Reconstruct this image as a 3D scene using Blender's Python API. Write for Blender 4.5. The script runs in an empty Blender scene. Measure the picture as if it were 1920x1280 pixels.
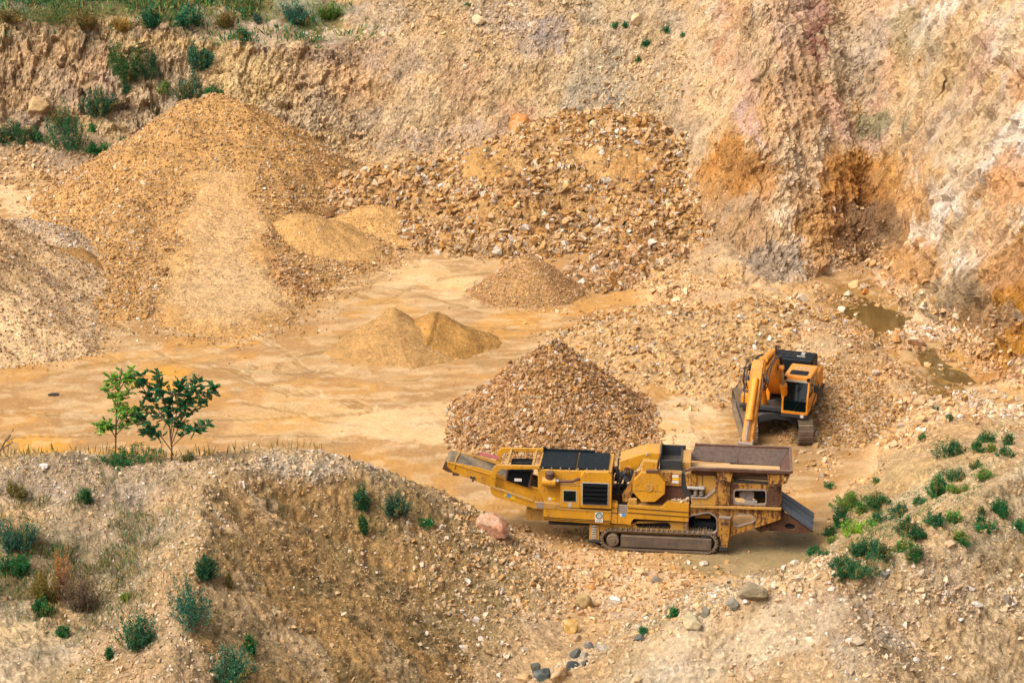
NCOL, NROW = 900, 1150
WATER_Z = -.17
import bpy, bmesh, math, random
import numpy as np
from mathutils import Vector, Matrix
from mathutils.geometry import tessellate_polygon
C = bpy.context.scene.collection
SC = bpy.context.scene
rnd = random.Random(7)
rng = np.random.default_rng(11)
R = math.radians
F32 = np.float32

# ------------------------------------------------------------------ the camera of the photograph
CAMZ, PITCH, FPX = 28.0, R(18.0), 4000.0          # metres above the pit floor, tilt, focal length in 1920-px pixels
CP_, SP_ = math.cos(PITCH), math.sin(PITCH)
def ray(u, v):
    x = (u - 960) / FPX; y = (v - 640) / FPX
    return Vector((x, CP_ - y * SP_, -SP_ - y * CP_))
def atY(u, v, Y):                                   # point of the sight line at distance Y
    d = ray(u, v); k = Y / d.y
    return Vector((d.x * k, Y, CAMZ + d.z * k))
def atZ(u, v, z=0.0):                               # point of the sight line at height z
    d = ray(u, v); k = (z - CAMZ) / d.z
    return Vector((d.x * k, d.y * k, z))
def proj(P):
    dep = P[:, 1] * CP_ + (CAMZ - P[:, 2]) * SP_
    up = P[:, 1] * SP_ - (CAMZ - P[:, 2]) * CP_
    return 960 + FPX * P[:, 0] / dep, 640 - FPX * up / dep

# ------------------------------------------------------------------ colour helpers
KALB = 0.62
SAT = 1.05
TINT = np.array([1.02, .975, 1.0], F32)         # the ground's pinkish tan
def lin(h, k=None):                                 # colour as hex, turned into a linear base colour
    h = h.lstrip('#'); k = KALB if k is None else k
    o = []
    for i in (0, 2, 4):
        c = int(h[i:i + 2], 16) / 255
        o.append((c / 12.92 if c <= .04045 else ((c + .055) / 1.055) ** 2.4) * k)
    o = np.array(o, F32); l_ = o.mean(); return np.clip((l_ + (o - l_) * SAT) * (TINT if k == KALB else 1), .002, .95).astype(F32)

# ------------------------------------------------------------------ noise
def _h(ix, iy, iz, seed):
    h = (ix.astype(np.uint32) * np.uint32(374761393) + iy.astype(np.uint32) * np.uint32(668265263)
         + iz.astype(np.uint32) * np.uint32(2246822519) + np.uint32((seed * 3266489917 + 12345) & 0xffffffff))
    h ^= h >> np.uint32(15); h *= np.uint32(2246822519); h ^= h >> np.uint32(13); h *= np.uint32(3266489917); h ^= h >> np.uint32(16)
    return h.astype(F32) * F32(1 / 4294967296.0)
def vnoise(P, seed=0):                              # value noise 0..1
    P = np.asarray(P, F32); I = np.floor(P); f = P - I; I = I.astype(np.int64)
    f = f * f * f * (f * (f * 6 - 15) + 10)
    out = np.zeros(len(P), F32)
    for dx in (0, 1):
        wx = f[:, 0] if dx else 1 - f[:, 0]
        for dy in (0, 1):
            wy = wx * (f[:, 1] if dy else 1 - f[:, 1])
            for dz in (0, 1):
                out += wy * (f[:, 2] if dz else 1 - f[:, 2]) * _h(I[:, 0] + dx, I[:, 1] + dy, I[:, 2] + dz, seed)
    return out
def fbm(P, seed=0, oct=4, lac=2.03, gain=.5):       # about -1..1
    P = np.asarray(P, F32); o = np.zeros(len(P), F32); a = 1.0; s = 0
    for k in range(oct):
        o += a * (vnoise(P, seed + 17 * k) * 2 - 1); s += a; a *= gain; P = P * lac + 7.3
    return o / s * 1.6
def facets(P, seed=0):                              # craggy blocks: each cell a tilted plane
    P = np.asarray(P, F32); I = np.floor(P).astype(np.int64); n = len(P)
    best = np.full(n, 9e9, F32); sec = np.full(n, 9e9, F32); val = np.zeros(n, F32)
    for dx in (-1, 0, 1):
        for dy in (-1, 0, 1):
            for dz in (-1, 0, 1):
                a, b, c = I[:, 0] + dx, I[:, 1] + dy, I[:, 2] + dz
                r1, r2, r3 = _h(a, b, c, seed), _h(a, b, c, seed + 1), _h(a, b, c, seed + 2)
                ox, oy, oz = P[:, 0] - a - r1, P[:, 1] - b - r2, P[:, 2] - c - r3
                d = ox * ox + oy * oy + oz * oz
                vv = (r2 * 7.1 % 1) - .5 + (ox * (r3 * 5.3 % 1 - .5) + oy * (r1 * 9.7 % 1 - .5) + oz * (r2 * 3.3 % 1 - .5)) * 1.8
                m = d < best
                sec = np.where(m, best, np.minimum(sec, d)); val = np.where(m, vv, val); best = np.where(m, d, best)
    return val, np.sqrt(sec) - np.sqrt(best)
def sstep(a, b, x):
    t = np.clip((x - a) / (b - a), 0, 1); return t * t * (3 - 2 * t)

# ------------------------------------------------------------------ tags and mesh linking
def tag(o, label=None, cat=None, group=None, kind=None):
    if label: o['label'] = label
    if cat: o['category'] = cat
    if group: o['group'] = group
    if kind: o['kind'] = kind
    return o
def empty(name, loc, rotz=0.0):
    o = bpy.data.objects.new(name, None); C.objects.link(o)
    o.location = loc; o.rotation_euler = (0, 0, rotz); o.empty_display_size = .3
    return o
def np_mesh(name, V, tris=None, quads=None, mat=None, col=None, parent=None, smooth=False):
    me = bpy.data.meshes.new(name)
    V = np.asarray(V, F32); fl = []; ls = []
    nt = 0 if tris is None else len(tris); nq = 0 if quads is None else len(quads)
    loops = np.concatenate([np.asarray(a, np.int32).ravel() for a in (tris, quads) if a is not None and len(a)])
    starts = np.concatenate([np.arange(nt) * 3, nt * 3 + np.arange(nq) * 4]).astype(np.int32)
    tot = np.concatenate([np.full(nt, 3), np.full(nq, 4)]).astype(np.int32)
    me.vertices.add(len(V)); me.vertices.foreach_set('co', V.ravel())
    me.loops.add(len(loops)); me.loops.foreach_set('vertex_index', loops)
    me.polygons.add(nt + nq); me.polygons.foreach_set('loop_start', starts); me.polygons.foreach_set('loop_total', tot)
    me.polygons.foreach_set('use_smooth', np.full(nt + nq, smooth, bool))
    if col is not None:
        at = me.color_attributes.new('Col', 'FLOAT_COLOR', 'POINT')
        at.data.foreach_set('color', np.concatenate([np.asarray(col, F32), np.ones((len(V), 1), F32)], 1).ravel())
    me.update(calc_edges=True)
    if mat: me.materials.append(mat)
    o = bpy.data.objects.new(name, me); C.objects.link(o)
    if parent: o.parent = parent
    return o

# ------------------------------------------------------------------ materials
def new_mat(name):
    m = bpy.data.materials.new(name); m.use_nodes = True
    nt = m.node_tree; b = nt.nodes['Principled BSDF']
    return m, nt, b
def N(nt, typ, **kw):
    n = nt.nodes.new(typ)
    for k, v in kw.items():
        if k in n.inputs: n.inputs[k].default_value = v
        else: setattr(n, k, v)
    return n
def mixc(nt, fac, a, b, mode='MIX'):
    n = nt.nodes.new('ShaderNodeMix'); n.data_type = 'RGBA'; n.blend_type = mode
    for sock, val in ((n.inputs[0], fac), (n.inputs[6], a), (n.inputs[7], b)):
        if isinstance(val, bpy.types.NodeSocket): nt.links.new(val, sock)
        elif isinstance(val, (int, float)): sock.default_value = val
        else: sock.default_value = (*[float(x) for x in val[:3]], 1)
    return n.outputs[2]
def ramp(nt, src, stops):
    n = nt.nodes.new('ShaderNodeValToRGB'); nt.links.new(src, n.inputs[0])
    e = n.color_ramp.elements
    while len(e) < len(stops): e.new(.5)
    for k, (p, c) in enumerate(stops):
        e[k].position = p; e[k].color = (c, c, c, 1) if isinstance(c, (int, float)) else (*[float(x) for x in c[:3]], 1)
    return n.outputs[0]
def tex(nt, scale, detail=4, rough=.55, kind='noise', vec=None, dist=0.0):
    if kind == 'noise': n = N(nt, 'ShaderNodeTexNoise', Scale=scale, Detail=detail, Roughness=rough, Distortion=dist)
    else: n = N(nt, 'ShaderNodeTexVoronoi', Scale=scale)
    if vec is None:
        g = nt.nodes.get('geo') or nt.nodes.new('ShaderNodeNewGeometry'); g.name = 'geo'; vec = g.outputs['Position']
    nt.links.new(vec, n.inputs['Vector'])
    return n
def bump(nt, b, layers):
    prev = None
    for h, strength, dist in layers:
        n = N(nt, 'ShaderNodeBump', Strength=strength, Distance=dist); nt.links.new(h, n.inputs['Height'])
        if prev is not None: nt.links.new(prev, n.inputs['Normal'])
        prev = n.outputs['Normal']
    nt.links.new(prev, b.inputs['Normal'])

def earth_mat(name, grit=1.0, contrast=.35, pebble=.5, blocks=0.0):   # soil and rock faces: painted ground colour, broken up
    m, nt, b = new_mat(name); b.inputs['Roughness'].default_value = .95; b.inputs['Specular IOR Level'].default_value = .12
    at = N(nt, 'ShaderNodeVertexColor', layer_name='Col'); geo = N(nt, 'ShaderNodeNewGeometry'); geo.name = 'geo'
    wob = tex(nt, 5.0, 3, .6); wv_ = nt.nodes.new('ShaderNodeVectorMath'); wv_.operation = 'MULTIPLY_ADD'; wv_.inputs[1].default_value = (.12, .12, .12)
    nt.links.new(wob.outputs['Color'], wv_.inputs[0]); nt.links.new(geo.outputs['Position'], wv_.inputs[2]); vec = wv_.outputs[0]
    n1 = tex(nt, 1.3, 6, .62); n2 = tex(nt, 8.0, 8, .72); v1 = tex(nt, 7.5, kind='vor', vec=vec); v2 = tex(nt, 15.0, kind='vor', vec=vec)
    def bw(v):
        s = nt.nodes.new('ShaderNodeSeparateColor'); nt.links.new(v.outputs['Color'], s.inputs[0]); return s.outputs[0]
    b1, b2 = bw(v1), bw(v2); gate = ramp(nt, tex(nt, .9, 5, .6).outputs[0], [(.38, .25), (.62, 1.0)])
    c = mixc(nt, 1.0, at.outputs[0], ramp(nt, n1.outputs[0], [(.3, 1 - contrast * .7), (.7, 1 + contrast * .5)]), 'MULTIPLY')
    c = mixc(nt, 1.0, c, ramp(nt, n2.outputs[0], [(.3, 1 - contrast), (.72, 1 + contrast * .6)]), 'MULTIPLY')
    for bb in (b1, b2): c = mixc(nt, gate, c, mixc(nt, 1.0, c, ramp(nt, bb, [(0.0, 1 - pebble * .55), (.75, 1.02), (1.0, 1 + pebble * .55)]), 'MULTIPLY'))
    lay = [(n1.outputs[0], .35 * grit, .3), (n2.outputs[0], .9 * grit, .10), (v1.outputs['Distance'], -.9 * grit if False else .55 * grit, .07), (b1, .45 * grit, .035), (b2, .5 * grit, .03)]
    if blocks:                                      # jointed rock: tilted blocks with narrow cracks
        mp = nt.nodes.new('ShaderNodeMapping'); mp.inputs['Scale'].default_value = (1.5, 1.5, .62); mp.inputs['Rotation'].default_value = (.15, .22, 0); nt.links.new(vec, mp.inputs[0])
        k1 = N(nt, 'ShaderNodeTexVoronoi', Scale=1.0); nt.links.new(mp.outputs[0], k1.inputs['Vector']); k2 = N(nt, 'ShaderNodeTexVoronoi', Scale=3.1); nt.links.new(mp.outputs[0], k2.inputs['Vector'])
        e1 = N(nt, 'ShaderNodeTexVoronoi', Scale=1.0); e1.feature = 'DISTANCE_TO_EDGE'; nt.links.new(mp.outputs[0], e1.inputs['Vector'])
        q1, q2 = bw(k1), bw(k2)
        for bb, s_ in ((q1, .5), (q2, .4)): c = mixc(nt, gate, c, mixc(nt, 1.0, c, ramp(nt, bb, [(0.0, 1 - s_ * .5 * blocks), (1.0, 1 + s_ * .4 * blocks)]), 'MULTIPLY'))
        ck = ramp(nt, e1.outputs['Distance'], [(0.0, 0.0), (.035, 1.0)]); lay = [(q1, .7 * blocks, .22), (q2, .7 * blocks, .11), (ck, .55 * blocks, .12)] + lay
    nt.links.new(c, b.inputs['Base Color']); bump(nt, b, lay)
    return m
def stone_mat():
    m, nt, b = new_mat('stone'); b.inputs['Roughness'].default_value = .9; b.inputs['Specular IOR Level'].default_value = .2
    at = N(nt, 'ShaderNodeVertexColor', layer_name='Col')
    n1 = tex(nt, 9.0, 5, .65)
    c = mixc(nt, 1.0, at.outputs[0], ramp(nt, n1.outputs[0], [(.3, .72), (.7, 1.18)]), 'MULTIPLY')
    nt.links.new(c, b.inputs['Base Color'])
    bump(nt, b, [(n1.outputs[0], .5, .05)])
    return m
M_EARTH = earth_mat('earth', .95, .28, .5); M_ROCK = earth_mat('rock_face', 1.0, .34, .45, 1.0); M_SLOPE = earth_mat('slope_rock', .9, .30, .22, .22); M_SAND = earth_mat('packed_sand', .3, .18, .12); M_STONE = stone_mat(); M_PILE = earth_mat('gravel', .8, .28, .6); M_FINE = earth_mat('fine_gravel', .5, .22, .35)
# ------------------------------------------------------------------ the lie of the land: heights spread between surveyed points
pts = []
def s(u, v, Y): p = atY(u, v, Y); pts.append((p.x, p.y, p.z))
def g(u, v, z=0.0): p = atZ(u, v, z); pts.append((p.x, p.y, z))
def line(pl, n, f=s):                               # points strung along a crest
    for a, b in zip(pl, pl[1:]):
        for k in range(n):
            t = k / n; f(*[a[i] + (b[i] - a[i]) * t for i in range(3)])
    f(*pl[-1])
# pit floor
for u, v in [(-150, 720), (-400, 600), (-300, 480), (0, 600), (0, 720), (0, 800), (150, 400), (60, 380), (300, 520), (300, 640), (200, 740), (400, 760), (400, 820), (560, 560), (560, 660), (560, 780),
             (640, 500), (640, 840), (720, 470), (720, 600), (720, 720), (760, 860), (850, 530), (850, 640), (850, 780), (900, 470), (900, 920), (960, 560), (960, 700), (960, 830), (980, 960), (1060, 500),
             (1060, 620), (1060, 760), (1060, 900), (1080, 1000), (1130, 460), (1150, 560), (1150, 670), (1180, 800), (1200, 900), (1200, 1000), (1200, 1050), (1280, 720), (1280, 860), (1340, 960), (1340, 1050),
             (1380, 720), (1400, 850), (1420, 780), (1450, 960), (1460, 1050), (1500, 860), (1500, 900), (560, 450), (900, 430), (760, 430), (1100, 430), (480, 440), (300, 430), (1400, 1085), (150, 480), (-200, 400),
             (0, 860), (200, 850), (400, 852), (100, 560), (1520, 800)]:
    g(u, v, 0)
# rubble bank beside the excavator, ponds behind it
line([(1230, 470, .6), (1300, 497, 1.0), (1450, 560, 1.45), (1555, 610, 1.5), (1620, 665, 1.3), (1690, 722, 1.0), (1745, 756, .9), (1840, 768, .75), (1960, 758, .8)], 4, g)
for u, v, z in [(1575, 575, -.25), (1610, 610, -.45), (1650, 600, -.45), (1590, 560, -.3), (1750, 690, -.5), (1790, 720, -.5), (1765, 670, -.4), (1700, 660, 0.0), (1680, 630, 0.05), (1720, 620, .25), (1540, 535, -.1), (1680, 598, -.4), (1660, 630, -.35), (1625, 640, -.35), (1710, 605, -.3), (1620, 545, -.1), (1525, 548, 0.1)]: g(u, v, z)
for u, v, z in [(1350, 515, .85), (1420, 555, 1.3), (1270, 540, .75), (1340, 610, .8), (1240, 610, .5), (1420, 640, .8), (1490, 600, 1.4), (1200, 560, .35), (1500, 660, .9)]: g(u, v, z)
# back cliff on the left with its talus, bench and meadow above
for u in (-500, -250, 0, 150, 300):
    s(u, 58, 122.5); s(u, 90, 122.2); s(u, 210, 120.8); s(u, 270, 118.2); s(u, 335, 114.5); s(u, 0, 129); pts.append(((u - 960) / 36, 150, 8.4))
for u in (450, 560, 660): s(u, 78, 121.6); s(u, 160, 119.6); s(u, 285, 116.6); s(u, 65, 124); s(u, 0, 128); pts.append(((u - 960) / 36, 150, 9))
s(560, 380, 109.5); s(640, 340, 111)
# slope above the rubble heap
for u, rows in [(730, [(62, 121.8), (150, 118.6), (270, 114.8), (0, 124)]), (850, [(270, 114), (150, 117), (50, 120.2), (0, 122)]), (1000, [(230, 113), (100, 116.8), (0, 119.9)]), (1120, [(200, 112.8), (100, 116), (0, 119)]),
                (1250, [(430, 104.6), (330, 107), (200, 110.6), (100, 113.5), (0, 116.5)]), (1330, [(470, 100.4), (350, 102.8), (260, 105), (130, 108.4), (0, 112)]),
                (1400, [(535, 93.2), (400, 97.5), (270, 99.8), (150, 102.3), (0, 105.6)]), (1480, [(545, 92.6), (400, 97.2), (270, 99.9), (150, 102.7), (0, 106.4)]),
                (1560, [(520, 96), (400, 98.6), (300, 101.0), (200, 103.6), (100, 106.0), (0, 108.5)]),
                (1640, [(485, 98.4), (400, 101.4), (300, 102.9), (200, 104.7), (100, 106.8), (0, 109.2)]), (1605, [(540, 94), (450, 98.9), (350, 101.4)]),
                (1690, [(545, 92.8), (450, 96.0), (350, 98.3), (250, 100.4), (150, 103), (0, 106.8)]),
                (1750, [(610, 87.6), (450, 91), (300, 94.2), (150, 97.4), (0, 100.7)]),
                (1850, [(690, 82.4), (600, 83.9), (450, 86.4), (300, 89.2), (150, 92.0), (0, 95)]),
                (1960, [(725, 79.8), (600, 81.2), (450, 83.4), (300, 85.8), (150, 88.4), (0, 91.4)]),
                (2150, [(700, 77), (500, 79.5), (300, 82.5), (0, 87.5)])]:
    for v, Y in rows: s(u, v, Y)
for x, y, z in [(-8, 135, 15), (0, 133, 17), (6, 130, 18), (12, 126, 18.5), (17, 122, 18.5), (22, 119, 18.5), (24, 108, 19), (30, 101, 20), (45, 95, 22), (10, 150, 21), (40, 150, 22), (-10, 150, 16), (-20, 150, 11), (55, 70, 8), (60, 120, 24)]: pts.append((x, y, z))
# spoil mound on the left
line([(-260, 880, 59), (-100, 868, 60), (0, 858, 60), (110, 853, 60), (200, 862, 60), (330, 862, 60.5), (450, 856, 61), (520, 848, 61.5), (600, 843, 62), (640, 858, 62), (700, 887, 62), (780, 932, 62), (850, 976, 62), (900, 1012, 61.5), (960, 1062, 60.5), (1025, 1122, 59.2), (1065, 1172, 58.2)], 4)
line([(440, 880, 59.5), (375, 930, 57.2), (375, 1000, 54.6), (370, 1080, 52), (345, 1180, 49.4), (330, 1290, 46.8)], 4)
for u, v, Y in [(150, 950, 57), (150, 1050, 54.8), (50, 950, 57.4), (-100, 950, 57), (60, 1120, 53), (50, 1200, 50.6), (80, 1280, 48.3), (200, 1150, 52.2), (230, 1250, 49.1), (-150, 1200, 50), (260, 1060, 54.3), (280, 960, 57),
                (550, 1000, 58.3), (550, 1150, 53.8), (600, 1280, 51), (700, 1050, 58.6), (750, 1180, 55.6), (800, 1280, 52.8), (850, 1100, 59.1), (650, 935, 60.6), (560, 920, 60), (470, 1060, 55), (470, 1230, 50.2), (920, 1200, 56.2), (900, 1090, 59.6)]: s(u, v, Y)
g(1000, 1285, .2); g(1075, 1205, .2); g(1150, 1140, .15); g(1250, 1095, .25); g(1060, 1090, .35); g(980, 1040, .3); g(930, 985, .2)
for x in (-26, -20, -14, -8): pts.append((x, 68.5, 0)); pts.append((x, 65.5, 1.6))
pts.append((-4.5, 67.2, .1)); pts.append((-2.5, 65.6, .1))
# spoil heaps on the right
line([(1745, 772, 74), (1800, 797, 72), (1870, 812, 71.2), (1960, 818, 71)], 3)
RA = [(1960, 872, 62.4), (1900, 890, 61.7), (1850, 930, 59.6), (1790, 1003, 56.1), (1765, 1022, 55.4)]; line(RA, 4)
RB = [(1765, 1022, 55.4), (1690, 1060, 53.9), (1610, 1080, 53.4), (1540, 1088, 53.3), (1430, 1118, 53.5), (1300, 1172, 52.9), (1180, 1225, 52.7), (1070, 1275, 52.4)]; line(RB, 4)
for u, v, Y in [(1450, 1200, 53.2), (1480, 1290, 51.6), (1600, 1160, 52.0), (1640, 1290, 48.9), (1750, 1280, 50.9), (1820, 1130, 55.2), (1900, 1090, 56.2), (1900, 1200, 53.6), (1880, 1280, 51.9), (1300, 1290, 51.6), (2050, 1100, 56), (2050, 1280, 51.5), (1210, 1300, 51.2), (1900, 1000, 58.4), (1930, 950, 60.2), (1850, 1040, 57.0), (1440, 1150, 54.6), (1800, 1060, 55.6),
                (1800, 880, 65.3), (1760, 850, 67.6), (1700, 850, 69.0), (1690, 940, 64.5), (1640, 1020, 60.8), (1700, 1020, 58.8), (1900, 850, 65.6), (2050, 860, 66), (2050, 800, 70)]: s(u, v, Y)
for u, v, z in [(1640, 790, .15), (1600, 830, .1), (1560, 900, .15), (1560, 1000, .2), (1530, 1060, .15), (1600, 950, .55), (1600, 1060, .5), (1660, 870, .6), (1900, 790, .9), (1990, 785, .9)]: g(u, v, z)
# the rim the photographer stands on, and the land round about
for x in (-60, -40, -25, -12, 0, 12, 25, 40, 60):
    pts.append((x, 4, 24)); pts.append((x, 22, 14.6)); pts.append((x, 36, 7.6)); pts.append((x, -20, 25))
    if abs(x) > 20: pts.append((x, 48, 4.5))
for x in (-70, -50): pts += [(x, 70, 3), (x, 90, 3), (x, 110, 5)]
A_ = np.array(pts, np.float64); n_ = len(A_)
D_ = np.hypot(A_[:, None, 0] - A_[None, :, 0], A_[:, None, 1] - A_[None, :, 1])
M_ = np.zeros((n_ + 1, n_ + 1)); M_[:n_, :n_] = -D_ - np.eye(n_) * .12; M_[:n_, n_] = M_[n_, :n_] = 1
W_ = np.linalg.solve(M_, np.r_[A_[:, 2], 0])
def rbf(x, y):
    x = np.asarray(x, F32).ravel(); y = np.asarray(y, F32).ravel(); o = np.full(len(x), W_[n_], F32)
    for k in range(n_):
        o -= F32(W_[k]) * np.sqrt((x - F32(A_[k, 0])) ** 2 + (y - F32(A_[k, 1])) ** 2)
    return o
# fan-shaped grid: fine where the pit is, coarse far out
S_ = np.concatenate([-np.geomspace(1.6, .30, 14)[:-1], np.linspace(-.29, .29, NCOL), np.geomspace(.30, 1.6, 14)[1:]]).astype(F32)
Y_ = np.concatenate([np.linspace(3, 43, 24), np.linspace(43.4, 132, NROW), np.geomspace(133.5, 420, 14)]).astype(F32)
nr, nc = len(Y_), len(S_)
GX = (S_[None, :] * Y_[:, None]); GY = np.repeat(Y_[:, None], nc, 1)
st = 4                                              # heights are smooth: solve every 4th row and column, then fill in
ri = np.unique(np.r_[np.arange(0, nr, st), nr - 1]); ci = np.unique(np.r_[np.arange(0, nc, st), nc - 1])
Zc = rbf(GX[np.ix_(ri, ci)], GY[np.ix_(ri, ci)]).reshape(len(ri), len(ci))
Zr = np.stack([np.interp(np.arange(nc), ci, Zc[k]) for k in range(len(ri))])
GZ = np.stack([np.interp(np.arange(nr), ri, Zr[:, k]) for k in range(nc)], 1).astype(F32)
GZ = np.where(GY > 150, np.minimum(GZ, 26), GZ).astype(F32)
def flatten(z): return np.where((z > -.22) & (z < .28), z * .35, z - np.sign(z) * np.where(z > 0, .182, .143)).astype(F32)
inpit = (GY > 62) & (GY < 118)
GZ = np.where(inpit, GZ * (1 - sstep(62, 64, GY) * (1 - sstep(115, 118, GY))) + flatten(GZ) * sstep(62, 64, GY) * (1 - sstep(115, 118, GY)), GZ).astype(F32)
def smooth_n():
    P = np.stack([GX, GY, GZ], 2)
    a = np.gradient(P, axis=1); b = np.gradient(P, axis=0); n = np.cross(a, b); return n / np.maximum(np.linalg.norm(n, axis=2, keepdims=True), 1e-9)
def crest_tent(pl, lift, sl):                       # sharpen a tipped crest
    global GZ
    P = [atY(*p) for p in pl]; m = (GY > 44) & (GY < 70); x = GX[m]; y = GY[m]; z = GZ[m]
    for a, b in zip(P, P[1:]):
        dx, dy = b.x - a.x, b.y - a.y; t = np.clip(((x - a.x) * dx + (y - a.y) * dy) / (dx * dx + dy * dy), 0, 1); dd = np.hypot(x - a.x - t * dx, y - a.y - t * dy)
        z = np.maximum(z, a.z + (b.z - a.z) * t + lift - sl * np.sqrt(dd * dd + .012))
    GZ[m] = z
crest_tent(RA, .22, .62)
crest_tent(RB, .32, .66)
crest_tent([(1545, 1088, 53.3), (1600, 1160, 51.5), (1640, 1290, 48.7)], .2, .55); crest_tent([(1765, 1022, 55.4), (1850, 1110, 54.6), (1920, 1190, 53.2)], .15, .5)
crest_tent([(375, 930, 57.2), (375, 1000, 54.6), (370, 1080, 52), (345, 1180, 49.4), (330, 1290, 46.8)], .4, .6)
crest_tent([(600, 843, 62), (640, 858, 62), (700, 887, 62), (780, 932, 62), (850, 976, 62), (900, 1012, 61.5)], .1, .62)
NRM = smooth_n()
P0 = np.stack([GX, GY, GZ], 2).reshape(-1, 3); U0, V0 = proj(P0); Yf = P0[:, 1]; zf = P0[:, 2]
slope = (1 - NRM[..., 2].ravel())
FG = Yf < 67                                        # the spoil mounds close by
wallm = sstep(.06, .2, slope) * (Yf > 76)
left_cliff = wallm * (1 - sstep(520, 760, U0)) * (V0 > 40)
spur = sstep(1230, 1400, U0) * (1 - sstep(1640, 1700, U0)) * wallm
rightw = sstep(1640, 1720, U0) * wallm
plateau = (Yf > 118) * (zf > 5.5) * (1 - sstep(560, 900, U0)) * (1 - sstep(.06, .2, slope))
floor_m = (1 - sstep(.05, .3, np.abs(zf))) * (Yf > 62) * (Yf < 118)
# roughness
q = P0.copy(); q[:, 2] *= 1.0
d = fbm(q * .35, 1, 4) * (.10 + .24 * wallm) * (1 - floor_m)
d += fbm(q * 1.3, 5, 4) * (.05 + .07 * wallm) * (1 - floor_m * .85)
fa, fe = facets(np.stack([q[:, 0] * .75 + q[:, 2] * .25, q[:, 1] * .75, q[:, 2] * .35 - q[:, 0] * .1], 1) + fbm(q * .8, 9, 2)[:, None] * .35, 3)
fb, fe2 = facets(q * np.array([2.6, 2.6, 1.9], F32) + fbm(q * 2, 19, 2)[:, None] * .3, 13)
fc_, fe3 = facets(q * np.array([6, 6, 5], F32) + fbm(q * 4, 23, 2)[:, None] * .3, 17)
rockm = np.clip(left_cliff * 1.0 + spur * .55 + rightw * .45 + wallm * .35, 0, 1)
d += (left_cliff * .30 + spur * .05 + rightw * .05 + wallm * .10) * fa - left_cliff * (1 - sstep(0, .10, fe)) * .12
d += np.clip(rockm * (1 - .5 * spur) + .22 * wallm, 0, 1) * (fb * .14 + fc_ * .09)
# runnels down the slopes
rn = vnoise(np.stack([q[:, 0] * 1.15 + q[:, 1] * .35, q[:, 1] * .12, q[:, 2] * .16], 1), 31)
d -= (1 - np.abs(rn * 2 - 1)) ** 3 * (.20 * spur + .26 * rightw)
sa_0 = (U0 * .81 + V0 * .58) / 17; sl_0 = (-U0 * .58 + V0 * .81) / 150; rd_ = vnoise(np.stack([sa_0, sl_0, 0 * sa_0], 1), 39); rd2 = vnoise(np.stack([sa_0 * 2.3, sl_0 * 1.6, 0 * sa_0], 1), 40); d += rightw * ((np.abs(rd_ * 2 - 1) - .4) * .34 + (np.abs(rd2 * 2 - 1) - .4) * .12)
rn3 = vnoise(np.stack([q[:, 0] * 2.6 + q[:, 1] * 1.3, q[:, 1] * .25, q[:, 2] * .32], 1), 33); d += (np.abs(rn3 * 2 - 1) - .4) * (.06 * spur + .12 * rightw)
rn2 = vnoise(np.stack([(q[:, 0] - q[:, 1]) * 1.6, (q[:, 0] + q[:, 1]) * .25, q[:, 2] * .2], 1), 37)
fgm = FG * (zf > .4)
d += fgm * ((rn2 - .5) * .12 + fbm(q * 3.1, 41, 3) * .05 + fbm(q * 9, 43, 2) * .025)
d += (1 - floor_m) * fbm(q * 4.2, 51, 3) * .055
d += floor_m * (fbm(np.stack([q[:, 0] * .5, q[:, 1] * 1.1, q[:, 2]], 1), 61, 4) * .03 + fbm(q * 5, 67, 2) * .008)
pndm = np.exp(-(np.hypot((U0 - 1630) / 90, (V0 - 590) / 55)) ** 4) * (Yf > 76) + np.exp(-(np.hypot((U0 - 1770) / 70, (V0 - 700) / 45)) ** 4) * (Yf > 76)
d += pndm * (fbm(q * 1.1, 77, 3) * .16 - .02)
bank = np.exp(-((zf - .5) / .4) ** 2) * sstep(1150, 1250, U0) * (Yf > 76)
d += bank * (fbm(q * 1.8, 71, 3) * .14 + fb * .12)
d = np.where((Yf > 133) | (np.abs(P0[:, 0] / Yf) > .295) | (Yf < 43), d * .3, d)
PT = P0 + NRM.reshape(-1, 3) * d[:, None]
GP = PT.reshape(nr, nc, 3); HZ = GP[..., 2]
def TH(x, y):                                       # ground height under a point
    x = np.asarray(x, F32); y = np.asarray(y, F32)
    r = np.clip(np.interp(y, Y_, np.arange(nr)), 0, nr - 1.001); c = np.clip(np.interp(x / np.maximum(y, 1), S_, np.arange(nc)), 0, nc - 1.001)
    r0 = r.astype(int); c0 = c.astype(int); fr = r - r0; fc = c - c0
    return (HZ[r0, c0] * (1 - fr) + HZ[r0 + 1, c0] * fr) * (1 - fc) + (HZ[r0, c0 + 1] * (1 - fr) + HZ[r0 + 1, c0 + 1] * fr) * fc

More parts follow.
